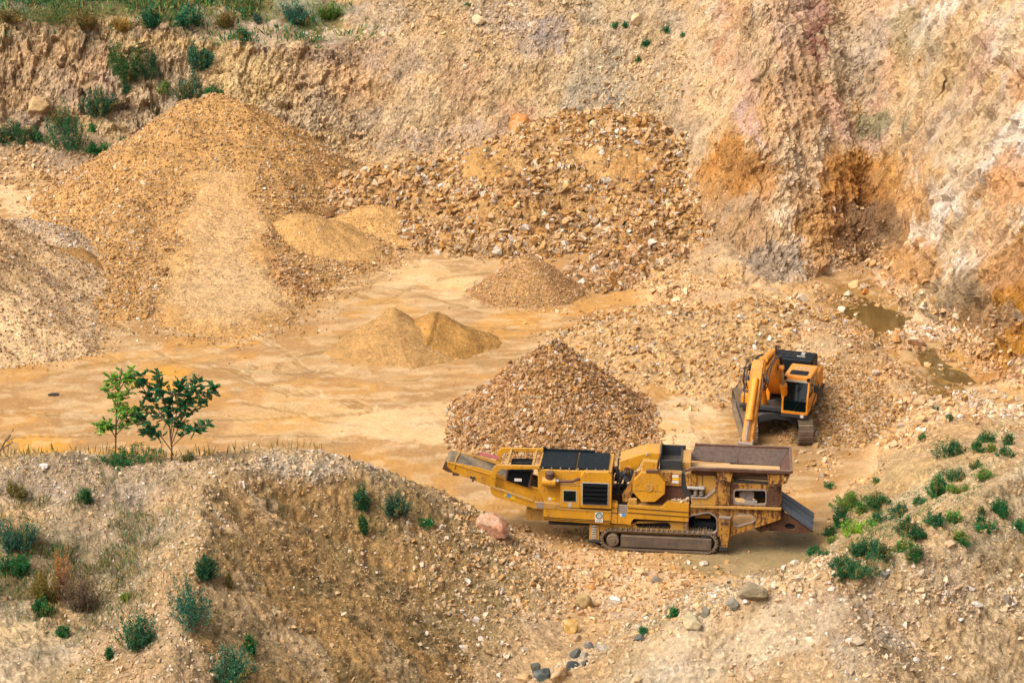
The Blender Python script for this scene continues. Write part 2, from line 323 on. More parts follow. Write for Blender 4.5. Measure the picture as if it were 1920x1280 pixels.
# ------------------------------------------------------------------ colours of soil and rock, with some shade painted in
U1, V1 = proj(PT)
wq = PT * .45
wu = U1 + fbm(wq, 81, 3) * 26 + fbm(PT * 1.9, 83, 3) * 15 + fbm(PT * 6, 85, 2) * 7; wv = V1 + fbm(wq, 91, 3) * 20 + fbm(PT * 1.9, 93, 3) * 12 + fbm(PT * 6, 95, 2) * 6
COL = np.tile(lin('d6b484'), (len(PT), 1))
def blend(mask, hexc, lift=0.0):
    global COL
    m = np.clip(mask, 0, 1)[:, None].astype(F32); COL = COL * (1 - m) + (lin(hexc) * (1 - lift) + KALB * .85 * lift) * m
blend(floor_m, 'b08b5c')
pw = fbm(PT * .5, 99, 3)[:, None] * .5
pale = vnoise(np.stack([PT[:, 0] * .24, PT[:, 1] * .4, PT[:, 2] * 0], 1) + pw, 101) * .55 + vnoise(np.stack([PT[:, 0] * .9, PT[:, 1] * 1.8, PT[:, 2] * 0], 1) + pw, 103) * .3 + vnoise(np.stack([PT[:, 0] * 3, PT[:, 1] * 5, PT[:, 2] * 0], 1) + pw, 104) * .15
blend(floor_m * sstep(.46, .8, pale) * .5 * (Yf < 100), 'dcbd8a')
blend(floor_m * sstep(.52, .25, pale) * .3, 'c79a5e')
blend(plateau * .9, '6c6c3c')
blend(rightw * .95, 'dfc69c'); blend(spur * .9, 'e2c8a0'); blend(wallm * (1 - rightw) * (1 - spur) * (1 - left_cliff) * .9, 'd6b98c'); blend(left_cliff * .85, 'e2c48c')
ac_ = wu * .81 + wv * .58; al_ = -wu * .58 + wv * .81
for k, (sc, hx, a0, kk) in enumerate([(24, 'f0e2ca', .56, .8), (38, 'd9a98a', .58, .6), (16, 'b9925c', .6, .6), (60, 'd8a860', .6, .5), (30, 'eadfca', .66, .6)]): blend(rightw * sstep(a0, a0 + .14, vnoise(np.stack([ac_ / sc, al_ / (sc * 7), PT[:, 0] * 0], 1), 401 + k)) * kk, hx)
for k, (sc, hx, a0, kk) in enumerate([(20, 'ecd6b6', .54, .7), (30, 'd8a88a', .6, .5), (14, 'bd9868', .62, .5), (26, 'cf9f5c', .62, .5)]): blend(spur * sstep(a0, a0 + .14, vnoise(np.stack([(wu + wv * .12) / sc, wv / (sc * 6), PT[:, 0] * 0], 1), 411 + k)) * kk, hx)
blend(FG * sstep(.15, .6, zf), 'd0b284')
def patch(u, v, ru, rv, ang, hexc, k, y0=67, y1=200, edge=.7):
    ca, sa = math.cos(R(ang)), math.sin(R(ang)); du = wu - u; dv = wv - v
    a = (du * ca + dv * sa) / ru; b = (-du * sa + dv * ca) / rv
    blend((1 - sstep(edge, 1.12, np.sqrt(a * a + b * b))) * k * ((Yf > y0) & (Yf < y1)), hexc, .10 if y0 < 55 else .15 if (v < 335 and u < 1320) else .06 if (u > 1300 and v < 560) else 0.0)
for a in [
    # floor: damp ochre hollows, dusty tracks
    (310, 705, 75, 22, -5, 'd99f48', .9), (130, 838, 150, 16, 2, 'd8a04e', .9), (450, 638, 45, 16, 0, 'd09c50', .8), (1160, 695, 60, 16, 4, 'd8a860', .8), (1010, 605, 130, 14, -2, 'cd9c5a', .7),
    (900, 660, 140, 9, -12, 'c2935a', .45), (1040, 470, 150, 9, 3, 'c79f68', .6), (640, 730, 220, 12, -4, 'c99d60', .5), (820, 520, 120, 26, 0, 'e6c48e', .7), (780, 790, 150, 40, 0, 'e8c894', .65), (930, 830, 90, 22, 0, 'efd6a6', .8), (1270, 790, 90, 40, 0, 'e8cd9c', .7), (560, 780, 160, 40, 0, 'e2bf86', .5),
    (1040, 965, 90, 40, 14, 'a5814f', .8, 60, 75), (1400, 1040, 150, 40, -3, '9d8a62', .95, 58, 70), (1420, 1062, 60, 14, -3, 'b09a70', .9, 58, 70), (1490, 1000, 50, 30, 0, '86795a', .8, 58, 72), (1130, 1000, 60, 22, 4, '9c7a4a', .8, 60, 70), (60, 380, 130, 22, 14, 'dfc394', .8), (1450, 860, 60, 24, 0, 'c79f66', .6), (1560, 830, 60, 22, -20, 'cfa873', .6),  # first patch: damp floor with the crusher's shadow painted into it
    # back cliff
    (80, 150, 190, 100, 0, 'c89d63', .7), (170, 150, 50, 90, 0, 'bd9565', .6), (60, 250, 90, 40, 0, 'b3946a', .6), (300, 190, 110, 110, 40, 'b89e78', .6), (150, 300, 150, 45, 18, 'bd9c6f', .7), (620, 130, 120, 55, 0, 'cda269', .6), (680, 165, 50, 60, 0, 'd6a45e', .7), (560, 220, 90, 60, 0, 'bd9d70', .6),
    (700, 250, 60, 60, 0, 'bf9f70', .6), (860, 160, 50, 60, 0, 'c89a66', .6), (960, 220, 40, 50, 0, 'cf985a', .7), (850, 260, 110, 28, -8, 'c6a580', .7), (640, 67, 90, 9, -2, 'ddc49a', .95, 110), (620, 92, 130, 12, 2, 'b28a5c', .7), (720, 110, 110, 24, 14, 'b49266', .5), (960, 60, 90, 45, 30, 'bda586', .6), (1030, 60, 40, 40, 20, 'b6a08c', .7), (1130, 130, 90, 60, 0, 'b8a377', .7), (1180, 30, 110, 40, 0, 'c2a97a', .6), (1110, 190, 80, 40, 0, 'b9a57c', .6),
    (1270, 90, 70, 90, 0, 'd0b07c', .7), (1270, 230, 60, 80, 0, 'cdae7c', .7), (1240, 330, 60, 60, 0, 'c8a878', .6),
    (430, 45, 130, 24, 4, 'c9aa7c', .95, 110), (400, 20, 60, 12, 0, 'b9a070', .6, 110), (270, 55, 70, 14, 0, 'c0a070', .8, 110), (700, 30, 90, 30, 0, 'c4a676', .9, 110), (150, 55, 180, 10, 0, 'b3925f', .6, 110), (500, 70, 60, 12, 8, 'c7a678', .8, 110), (60, 15, 100, 18, 0, '8a7a48', .7, 110), (585, 20, 70, 20, 0, '6f7542', .8, 110),
    # the coloured spur and the gully
    (1365, 60, 22, 90, 5, 'd5a474', .8), (1360, 90, 26, 50, 15, 'c08e60', .7), (1400, 110, 40, 90, 0, 'c9ad84', .6), (1470, 90, 40, 110, 4, 'd0a67c', .6), (1535, 55, 26, 75, 3, 'b07c60', .85), (1540, 90, 16, 34, 10, 'a0684c', .8), (1520, 20, 22, 40, 0, 'b08a72', .7), (1610, 60, 50, 80, 0, 'cbb390', .6), (1600, 140, 50, 50, 0, 'b9a07c', .6), (1480, 200, 60, 70, 0, 'd3a672', .6), (1395, 190, 28, 70, -20, 'd5ac88', .7),
    (1410, 230, 18, 50, -28, 'd9b4a0', .7), (1550, 215, 18, 55, -25, 'd3a182', .7), (1650, 225, 38, 34, 10, '94885f', .95), (1720, 60, 60, 50, 30, 'b5a272', .6), (1600, 255, 50, 30, 30, 'c3a184', .7), (1370, 305, 50, 60, -20, 'c48c3a', .95), (1340, 340, 40, 40, -30, 'c8923f', .8), (1420, 330, 50, 50, 40, 'c08a45', .8), (1500, 320, 55, 22, 40, 'd9bd95', .8), (1590, 330, 55, 50, 20, 'c08838', .95), (1660, 340, 34, 40, 20, 'c68e3c', .9), (1620, 390, 55, 40, 0, 'a68350', .85), (1570, 420, 40, 50, 10, 'b57c38', .8), (1520, 380, 50, 40, 30, 'cfa061', .7), (1400, 420, 60, 60, 0, 'a88556', .8), (1330, 440, 40, 60, 0, 'a98b62', .7), (1460, 490, 60, 40, 20, 'ab977a', .8), (1520, 450, 40, 50, 0, 'c69653', .7), (1600, 460, 40, 60, 0, 'a9875a', .7), (1640, 500, 40, 40, 0, 'a98a5e', .6), (1700, 400, 40, 60, 25, 'd09a50', .8),
    (1620, 390, 62, 60, 10, 'ad7428', .9), (1645, 440, 46, 50, 20, '8f6636', .8), (1590, 350, 40, 40, 0, 'bc7f30', .8), (1370, 315, 56, 60, -20, 'bb8234', .85), (1545, 430, 40, 70, 10, 'b98a48', .7), (1330, 390, 40, 60, -20, 'b88c50', .6),
    (1720, 480, 50, 60, 30, 'c68d42', .8), (1895, 500, 50, 90, 20, 'c08a48', .8), (1590, 420, 50, 70, 0, 'a06a2c', .7), (1865, 625, 90, 70, 20, 'ab7c42', .8), (1800, 560, 60, 60, 20, '9f845c', .6), (1910, 560, 40, 60, 10, 'b07c3c', .8), (1630, 430, 60, 60, 10, '7c5626', .85), (1660, 480, 50, 40, 20, '9a7440', .7),  # darkest gully patches put the recess's shade into the rock colour
    (1760, 400, 70, 24, -50, 'e0cfb0', .5), (1730, 440, 40, 12, -52, 'e6d8be', .5), (1700, 500, 40, 30, -40, 'cf9c56', .7), (1800, 330, 70, 34, -50, 'dcc5a2', .8), (1850, 220, 70, 60, -40, 'd8bd92', .7), (1780, 150, 70, 60, -40, 'c9b083', .6), (1880, 60, 50, 60, 0, 'd9c39c', .7), (1830, 110, 24, 80, 20, 'd6a680', .5), (1750, 260, 50, 50, 0, 'cdb287', .6), (1850, 400, 40, 90, 35, 'd9a96a', .7), (1900, 330, 30, 60, 20, 'd39a5c', .7), (1880, 490, 60, 50, 0, 'c4945a', .7), (1900, 620, 40, 70, 0, 'bf8838', .85), (1800, 540, 40, 60, 30, '8f7650', .7), (1840, 600, 50, 50, 40, 'a0815a', .7), (1880, 610, 22, 18, 0, 'b9a48a', .8), (1780, 620, 50, 40, 0, 'a98558', .6), (1860, 690, 60, 30, 0, 'a8763c', .7),
    (1640, 590, 100, 50, 15, '8f6c3c', .85), (1770, 700, 80, 46, 30, '8c6a3a', .85), (1640, 600, 90, 50, 10, '9f7c46', .7), (1765, 700, 60, 40, 30, '9a7c44', .7), (1640, 690, 80, 40, 40, 'b98d58', .5),
    # rubble bank
    (1300, 600, 150, 50, 10, 'd6a973', .5), (1250, 690, 100, 20, 5, 'c39a62', .7),
    # near mounds
    (150, 900, 200, 50, 0, 'b59d7a', .8, 30, 67), (560, 870, 90, 30, 8, 'c4b08c', .9, 30, 67), (200, 1000, 150, 80, 0, 'b8a17c', .6, 30, 67), (500, 950, 70, 70, 40, 'bb8f54', .8, 30, 67), (560, 1090, 110, 100, 45, 'b08a56', .7, 30, 67), (640, 1010, 120, 30, 42, 'a78859', .6, 30, 67), (620, 930, 40, 26, 50, '9c7b4a', .6, 30, 67), (760, 1100, 160, 26, 42, 'ad9066', .6, 30, 67), (640, 1140, 120, 26, 40, 'a38a62', .6, 30, 67), (480, 1160, 80, 50, 40, 'a8946c', .6, 30, 67), (860, 1060, 160, 34, 42, 'baa27a', .7, 30, 67), (840, 1230, 160, 60, 30, 'c0975c', .7, 30, 67), (740, 930, 90, 24, 35, '978a64', .6, 30, 67),
    (40, 1210, 110, 90, 30, 'd8bd8c', .95, 30, 67), (110, 1270, 90, 50, 20, 'd3b683', .9, 30, 67), (60, 1040, 100, 60, 0, '8f8158', .6, 30, 67), (200, 1110, 90, 50, -30, '948560', .6, 30, 67), (330, 1120, 90, 60, 0, 'c09a64', .7, 30, 67), (300, 1250, 140, 60, 0, 'bf9c6b', .7, 30, 67),
    (1060, 1060, 140, 50, 20, 'd3ab74', .8, 30, 67), (1200, 1110, 120, 34, -8, 'd6b586', .8, 30, 67), (1050, 1010, 70, 24, 20, 'b08a54', .7, 58, 70),
    (1290, 1135, 170, 26, -17, 'a79766', .9, 30, 67), (1885, 1010, 60, 70, 30, 'a98d5e', .8, 30, 67), (1800, 1120, 140, 24, 38, 'a1875a', .6, 30, 67), (1400, 1200, 190, 46, -22, 'dcc7a0', .8, 30, 67), (1250, 1250, 150, 30, -18, 'd6c4a0', .6, 30, 67), (1400, 1180, 160, 40, -20, 'cfb183', .7, 30, 67), (1600, 1150, 140, 50, 10, 'bfa077', .7, 30, 67), (1620, 1220, 90, 60, 0, 'b0a080', .7, 30, 67), (1800, 1100, 110, 60, 25, 'bd9d72', .6, 30, 67), (1880, 1200, 80, 90, 0, 'd0b483', .8, 30, 67), (1860, 1000, 60, 60, 30, 'bfa370', .7, 30, 67), (1700, 900, 160, 60, -20, 'c4aa78', .7, 55, 80), (1680, 980, 120, 70, -20, 'c2a676', .6, 55, 80), (1900, 800, 60, 24, 0, 'd9bd8b', .9, 60, 80), (1560, 1010, 50, 70, 10, 'ad8f62', .5, 55, 72), (1820, 900, 90, 40, 20, 'c9b084', .6, 55, 80)]:  # ridge side darkened, crest front lightened: relief shading put into the colour
    patch(*a)
crack = (1 - sstep(0.0, .10, fe)) * left_cliff
grassy = sstep(.5, .62, vnoise(PT * .8, 111) * .5 + vnoise(PT * 2.7, 113) * .5)
blend(grassy * FG * sstep(.5, 1, zf) * .35 * (U1 < 1050), '6f6a45')
vr = vnoise(np.stack([PT[:, 0] * .6, PT[:, 1] * .6, PT[:, 2] * 1.4], 1), 121)
COL *= (1 + (vr - .5) * .3 * (1 - floor_m * .6))[:, None]
vh = vnoise(PT * .9, 131)[:, None] - .5
COL *= 1 + vh * np.array([.10, 0, -.22], F32) * (1 - floor_m * .5)[:, None]

# material that has slid down the mound flanks: streaks along the fall line
def streak(mask, du, dv, wid, lng, hx, a0, k, sd):
    L_ = math.hypot(du, dv); al = (wu * du + wv * dv) / L_; ac = (-wu * dv + wv * du) / L_
    blend(mask * sstep(a0, a0 + .13, vnoise(np.stack([ac / wid, al / lng, PT[:, 0] * 0], 1), sd)) * k, hx)
fgs = FG * sstep(.3, .7, zf); flank_shade = FG * sstep(.3, .7, zf) * sstep(375, 420, wu) * (1 - sstep(850, 1000, wu)) * sstep(880, 930, wv); blend(flank_shade * .75, 'b08c56')  # brown right flank, darkened overall to paint in its shaded side
flank = fgs * sstep(370, 410, wu) * (1 - sstep(950, 1080, wu)) * sstep(870, 930, wv)
for k, (wd, lg, hx, a0, kk) in enumerate([(15, 130, '84734c', .58, .65), (26, 240, 'd9bf95', .56, .6), (9, 90, '6f6340', .64, .6), (12, 160, 'cfa468', .6, .5), (40, 200, 'a98f62', .55, .5)]): streak(flank, .74, .67, wd, lg, hx, a0, kk, 601 + k)
r3 = fgs * sstep(1080, 1150, wu) * sstep(0, 30, wv - (1085 + np.abs(wu - 1560) * .2)); r3l = r3 * (1 - sstep(1520, 1640, wu)); r3r = r3 * sstep(1560, 1660, wu)
for k, (wd, lg, hx, a0, kk) in enumerate([(22, 260, 'ddc9a4', .5, .8), (12, 160, 'b79a6c', .6, .5), (34, 240, 'd3b98c', .56, .6)]): streak(r3l, -.8, .6, wd, lg, hx, a0, kk, 621 + k)
for k, (wd, lg, hx, a0, kk) in enumerate([(20, 220, 'd6bb90', .54, .7), (10, 150, '9f8458', .6, .55), (30, 200, 'b99c70', .58, .5)]): streak(r3r, .72, .69, wd, lg, hx, a0, kk, 631 + k)
bm_ = fgs * sstep(1500, 1560, wu) * (1 - r3)
for k, (wd, lg, hx, a0, kk) in enumerate([(18, 200, 'd8c49a', .55, .7), (9, 120, 'a48a5c', .62, .5)]): streak(bm_, -.78, .62, wd, lg, hx, a0, kk, 641 + k)
# wheel tracks on the floor
TRK = np.zeros(len(PT), F32)
for pl, wd in [([(560, 690), (700, 660), (860, 655), (1000, 640), (1150, 610), (1280, 560)], 2.1), ([(1180, 605), (1020, 606), (880, 600), (760, 560), (640, 540), (520, 560)], 2.1), ([(1330, 700), (1180, 690), (1040, 720), (860, 760), (680, 790), (420, 800), (0, 790)], 2.2), ([(640, 500), (800, 478), (960, 468), (1120, 462)], 2.0), ([(430, 620), (520, 700), (680, 745), (860, 720), (1000, 690)], 2.1), ([(0, 690), (200, 660), (420, 640), (600, 590), (760, 520), (900, 500)], 2.2), ([(1360, 830), (1330, 770), (1250, 720), (1120, 690)], 2.3), ([(120, 580), (260, 680), (480, 730), (760, 800), (900, 870)], 2.1)]:
    P = [atZ(*q) for q in pl]; m = np.nonzero((floor_m > .1) & (Yf > 64) & (Yf < 106))[0]; x = PT[m, 0] + fbm(PT[m] * .3, 311, 2) * .5; y = PT[m, 1] + fbm(PT[m] * .3, 313, 2) * .5; best = np.full(len(m), 99, F32)
    for a, b in zip(P, P[1:]):
        dx, dy = b.x - a.x, b.y - a.y; t = np.clip(((x - a.x) * dx + (y - a.y) * dy) / (dx * dx + dy * dy), 0, 1); best = np.minimum(best, np.hypot(x - a.x - t * dx, y - a.y - t * dy))
    TRK[m] = np.maximum(TRK[m], (1 - sstep(.12, .34, np.abs(best - wd / 2))) * sstep(.25, .5, vnoise(PT[m] * .45, 321)))
tread = .75 + .25 * np.sin(PT[:, 0] * 17 + PT[:, 1] * 13)
blend(TRK * floor_m * tread * .65, '9c7a4a')
ridge_ = sstep(.25, .6, TRK) * (1 - sstep(.6, .95, TRK)); blend(ridge_ * floor_m * .5, 'dcc296')
PT[:, 2] += (ridge_ * .035 - TRK * .03) * floor_m * tread
stn = vnoise(np.stack([PT[:, 0] * .35, PT[:, 1] * .5, 0 * PT[:, 0]], 1) + fbm(PT, 331, 2)[:, None] * .3, 333); blend(sstep(.6, .8, stn) * floor_m * .45, 'cd994f')
dus = vnoise(np.stack([PT[:, 0] * 1.2, PT[:, 1] * 2.4, 0 * PT[:, 0]], 1) + fbm(PT * 2, 341, 2)[:, None] * .4, 343); blend(sstep(.55, .8, dus) * floor_m * .35 * (Yf > 66), 'e2c89a')

# ------------------------------------------------------------------ cut into the pieces of the setting
gi = np.arange(nr * nc).reshape(nr, nc)
Q_ = np.stack([gi[:-1, :-1], gi[:-1, 1:], gi[1:, 1:], gi[1:, :-1]], 2).reshape(-1, 4)
zc = GZ.ravel()[Q_].mean(1); yc = Yf[Q_].mean(1); xc = P0[:, 0][Q_].mean(1); plc = plateau[Q_].mean(1)
fl = (yc > 60) & (yc < 117) & (zc < .3)
near = (yc < 76) & ~fl
reg = np.where(fl, 0, np.where(near & (xc < 1.5), 1, np.where(near, 2, np.where(plc > .5, 3, np.where((xc < 9) & ~((yc < 101) & (xc > 4)), 4, 5)))))
TERR = []
for k, (nm, lab, cat, mt) in enumerate([('pit_floor', 'flat dusty ochre quarry floor between the stone heaps', 'ground', M_SAND),
        ('spoil_mound', 'grey tan gravelly spoil mound with weeds below the two saplings', 'mound', M_EARTH),
        ('spoil_mound', 'pale clay spoil mound dotted with green bushes beside the crusher', 'mound', M_EARTH),
        ('meadow', 'grassy level ground along the top of the quarry cliff', 'ground', M_EARTH),
        ('quarry_cliff', 'rough tan rock face behind the gravel stockpile and rubble heap', 'cliff', M_ROCK),
        ('quarry_slope', 'steep orange and white streaked quarry slope above the ponds', 'slope', M_SLOPE)]):
    f = Q_[reg == k]; idx, inv = np.unique(f, return_inverse=True)
    o = np_mesh(nm, PT[idx], quads=inv.reshape(-1, 4), mat=mt, col=COL[idx], smooth=k not in (4, 5))
    tag(o, lab, cat, kind='structure'); TERR.append(o)
bpy.context.view_layer.update()
def hit(u, v, objs=None):                           # where a sight line meets the ground
    d = ray(u, v).normalized(); o0 = Vector((0, 0, CAMZ)); best = None
    for o in (objs or TERR):
        ok, loc, nrm, _ = o.ray_cast(o0, d)
        if ok and (best is None or (loc - o0).length < (best[0] - o0).length): best = (loc.copy(), nrm.copy())
    return best if best else (atZ(u, v), Vector((0, 0, 1)))
# ------------------------------------------------------------------ loose stones
def hull(seed, n=10, flat=.75):
    r = random.Random(seed); bm = bmesh.new()
    for _ in range(n):
        v = Vector((r.gauss(0, 1), r.gauss(0, 1), r.gauss(0, 1))).normalized() * r.uniform(.75, 1.0)
        bm.verts.new((v.x * r.uniform(.85, 1.15), v.y * .85, v.z * flat))
    res = bmesh.ops.convex_hull(bm, input=bm.verts)
    bmesh.ops.delete(bm, geom=list({e for e in res['geom_interior'] + res['geom_unused'] if isinstance(e, bmesh.types.BMVert)}), context='VERTS')
    bmesh.ops.triangulate(bm, faces=bm.faces); bm.verts.ensure_lookup_table()
    V = np.array([v.co[:] for v in bm.verts], F32) ; T = np.array([[v.index for v in f.verts] for f in bm.faces], np.int32); bm.free()
    return V / np.abs(V).max(), T
HULLS = [hull(k, 8 + k % 4, .6 + .1 * (k % 4)) for k in range(12)]
def rotmats(n, tilt=1.0):
    q = rng.normal(size=(n, 4)); q[:, 1:3] *= tilt; q /= np.linalg.norm(q, axis=1, keepdims=True)
    w, x, y, z = q.T
    return np.stack([np.stack([1 - 2 * (y * y + z * z), 2 * (x * y - z * w), 2 * (x * z + y * w)], 1), np.stack([2 * (x * y + z * w), 1 - 2 * (x * x + z * z), 2 * (y * z - x * w)], 1),
                     np.stack([2 * (x * z - y * w), 2 * (y * z + x * w), 1 - 2 * (x * x + y * y)], 1)], 1).astype(F32)
def stones_arrays(P, size, col):
    Vs, Ts, Cs = [], [], []; off = 0; which = rng.integers(0, len(HULLS), len(P)); RM = rotmats(len(P))
    for k, (hv, ht) in enumerate(HULLS):
        m = which == k; n = int(m.sum())
        if not n: continue
        sc = size[m][:, None, None] * (1 + rng.uniform(-.25, .25, (n, 1, 3)))
        V = np.einsum('nij,nvj->nvi', RM[m], hv[None] * sc) + P[m][:, None, :]
        Vs.append(V.reshape(-1, 3)); Ts.append((ht[None] + (np.arange(n) * len(hv))[:, None, None]).reshape(-1, 3) + off); Cs.append(np.repeat(col[m], len(hv), 0)); off += n * len(hv)
    return np.concatenate(Vs).astype(F32), np.concatenate(Ts).astype(np.int32), np.concatenate(Cs).astype(F32)
PAL = {  # stone colours of each heap
    'ochre': (['dfb57b', 'd6aa6c', 'e6c290', 'd09e60', 'ead0a6', 'f1e2c8', 'bd8c52', 'd9b080'], [4, 4, 4, 3, 2, 1, 2, 3]),
    'tan': (['d0aa74', 'be9864', 'dcbc8a', 'e5cea4', 'ac8654', 'c69c64', 'efe2c8'], [4, 3, 3, 2, 2, 3, .7]),
    'brown': (['d0a474', 'c49868', 'dab284', 'b58a5a', 'e0c298', 'efdfc6', 'cc9858', 'a67c52'], [4, 4, 3, 3, 2, 1, 2, 2]),
    'white': (['dcc4a0', 'cdb08a', 'e9dac0', 'c2a27a', 'f3ebdc', 'd6b78a'], [4, 3, 3, 2, 1.5, 3]),
    'grey': (['c8ac80', 'b39872', 'd8c298', 'e6d8bc', '998262', 'caa874', 'be935a'], [4, 3, 3, 1.5, 2, 3, 1.5]),
    'cream': (['e3c295', 'd9b27e', 'ecd3ae', 'cfa56e', 'f2e2c8', 'c4985f'], [4, 4, 3, 3, 1, 2]),
    'sand': (['cba468', 'be985e', 'd8b67e', 'b48c54'], [3, 3, 3, 2])}
def pal(name, n, k=1.0):
    h, w = PAL[name]; w = np.array(w) / sum(w)
    c = np.stack([lin(x) for x in h])[rng.choice(len(h), n, p=w)]
    return (c * rng.uniform(.82, 1.14, (n, 1)) * k).astype(F32)
def sizes(n, a, b, p=2.2): return (a + (b - a) * rng.random(n) ** p).astype(F32)

# ------------------------------------------------------------------ heaps: each one its own surface of settled material plus its stones
def seg_d(X, Y, a, b):
    ax, ay, az = a; bx, by, bz = b; dx, dy = bx - ax, by - ay; L2 = dx * dx + dy * dy + 1e-9
    t = np.clip(((X - ax) * dx + (Y - ay) * dy) / L2, 0, 1)
    return np.hypot(X - ax - t * dx, Y - ay - t * dy), az + (bz - az) * t
HEAPS = []
def heap(name, label, cat, feats, res, colr, stones, group=None, rough=.06, seed=0, mat=None, darks=(), soft=1.0):
    """feats: (crest points, slope, half width); stones: (palette, number, smallest, largest, test on x,y,z)"""
    xs = [p[0] for f in feats for p in f[0]]; ys = [p[1] for f in feats for p in f[0]]
    pad = max(p[2] / f[1] + f[2] for f in feats for p in f[0]) + .4
    x = np.arange(min(xs) - pad, max(xs) + pad, res, dtype=F32); y = np.arange(min(ys) - pad, max(ys) + pad, res, dtype=F32)
    X, Y = np.meshgrid(x, y); X = X.ravel(); Y = Y.ravel()
    P2 = np.stack([X, Y, X * 0], 1); wx = fbm(P2 * .6, seed + 3, 3) * .35 * soft; wy = fbm(P2 * .6, seed + 5, 3) * .35 * soft
    def H(X, Y, wx=0, wy=0):
        z = np.full(X.shape, -9, F32)
        for cr, sl, hw in feats:
            for a, b in zip(cr, cr[1:] if len(cr) > 1 else cr):
                dd, cz = seg_d(X + wx, Y + wy, a, b); dd = np.maximum(dd - hw, 0)
                zz = cz - sl * (np.sqrt(dd * dd + .05 * soft * soft) - .22 * soft); 
                z = np.maximum(z, zz + .10 * np.exp(-np.abs(z - zz) * 6))
        return z
    Z = H(X, Y, wx, wy); Zg = TH(X, Y)
    Z = Z + .18 * soft * np.exp(-((Z - Zg) / .30) ** 2)                        # skirt of spilled material
    Z = Z + fbm(P2 * 1.2, seed + 7, 3) * rough + fbm(P2 * 5, seed + 9, 3) * rough * .35
    V = np.stack([X, Y, Z], 1); nx, ny = len(x), len(y)
    gi = np.arange(nx * ny).reshape(ny, nx); q = np.stack([gi[:-1, :-1], gi[:-1, 1:], gi[1:, 1:], gi[1:, :-1]], 2).reshape(-1, 4)
    keep = (Z > Zg - .05)[q].any(1); q = q[keep]; idx, inv = np.unique(q, return_inverse=True); V2 = V[idx]; q = inv.reshape(-1, 4)
    n0 = vnoise(V2 * 1.4, seed + 11)[:, None]; c = lin(colr) * (.86 + .28 * n0)
    for (u, v, ru, rv, hx, k) in darks:
        uu, vv = proj(V2); m = (1 - sstep(.5, 1.2, np.hypot((uu + fbm(V2, seed + 13, 3) * 20 - u) / ru, (vv + fbm(V2, seed + 15, 3) * 14 - v) / rv)))[:, None] * k
        c = c * (1 - m) + lin(hx) * m
    PP = []; SS = []; CC = []
    vis = Z > Zg + .02; ids = np.nonzero(vis)[0]
    for (pl, n, a, b, test) in stones:
        if test is None: pool = ids
        else: pool = ids[test(X[ids], Y[ids], Z[ids], *proj(V[ids]))]
        if not len(pool): continue
        pick = rng.choice(pool, n); px = X[pick] + rng.uniform(-.5, .5, n) * res; py = Y[pick] + rng.uniform(-.5, .5, n) * res
        sz = sizes(n, a, b); PP.append(np.stack([px, py, Z[pick] + sz * rng.uniform(-.1, .45, n)], 1)); SS.append(sz); CC.append(pal(pl, n))
    ring_ = np.nonzero((Z > Zg - .6 * (.4 + .6 * soft)) & (Z < Zg + .0))[0]                # a few that have rolled off
    if len(ring_) and stones:
        pl, n, a, b, _ = stones[0]; n = max(60, n // 9); w_ = np.exp((Z - Zg)[ring_] * 4.0); pick = rng.choice(ring_, n, p=w_ / w_.sum()); sz = sizes(n, a * .8, b * .9, 2.5); px = X[pick] + rng.uniform(-.2, .2, n); py = Y[pick] + rng.uniform(-.2, .2, n)
        PP.append(np.stack([px, py, TH(px, py) + sz * .25], 1)); SS.append(sz); CC.append(pal(pl, n))
    Vn, T, Cn = np.zeros((0, 3), F32), np.zeros((0, 3), np.int32), np.zeros((0, 3), F32)
    if PP: Vn, T, Cn = stones_arrays(np.concatenate(PP).astype(F32), np.concatenate(SS), np.concatenate(CC))
    me_o = np_mesh(name, np.concatenate([V2, Vn]), tris=T + len(V2) if len(T) else None, quads=q, mat=mat or M_PILE, col=np.concatenate([c, Cn]))
    tag(me_o, label, cat, group); HEAPS.append(me_o)
    return me_o
def A3(u, v, Y): p = atY(u, v, Y); return (p.x, p.y, p.z)
def G3(u, v, z=0.0): p = atZ(u, v, z); return (p.x, p.y, z)

# big stockpile with its loading ramp
tp = [A3(358, 190, 110.6), A3(400, 181, 111), A3(455, 194, 110.6)]
ramp_top, ramp_bot = A3(412, 330, 105.6), G3(425, 585, .02)
def on_ramp(x, y, z, u, v):
    w = 56 + (v - 325) * .24 + 8 * np.sin(u * .13 + v * .09); return (v > 322) & (np.abs(u - (412 + (v - 325) * .04)) < w + 14 * np.sin(v * .08))
heap('gravel_stockpile', 'largest ochre gravel stockpile, with a loading ramp up its front', 'gravel pile',
     [(tp, .69, .35), ([A3(410, 322, 106.4), ramp_top, ramp_bot], .62, 1.9), ([A3(330, 300, 107), A3(250, 380, 103), G3(215, 560, .1)], .6, .5), ([A3(500, 320, 106), A3(525, 420, 101.2), G3(530, 540, .1)], .62, .4),
      ([G3(290, 545, .5), G3(220, 570, .3)], .5, .5), ([A3(412, 420, 100.5), G3(425, 590, .05)], .20, 1.6)], .11, 'd0a468',
     [('ochre', 34000, .035, .095, lambda x, y, z, u, v: ~on_ramp(x, y, z, u, v)), ('white', 700, .04, .10, lambda x, y, z, u, v: ~on_ramp(x, y, z, u, v)), ('cream', 2600, .015, .05, on_ramp), ('cream', 1500, .02, .045, on_ramp), ('ochre', 700, .1, .2, lambda x, y, z, u, v: ~on_ramp(x, y, z, u, v) & (z < 2.5))], seed=10,
     darks=[(412, 440, 75, 130, 'e0b983', .95), (412, 370, 62, 50, 'deb47a', .85), (425, 545, 140, 62, 'e0be8a', .8), (290, 350, 34, 22, 'c49a62', .7), (280, 470, 60, 30, 'c7a06c', .5)])
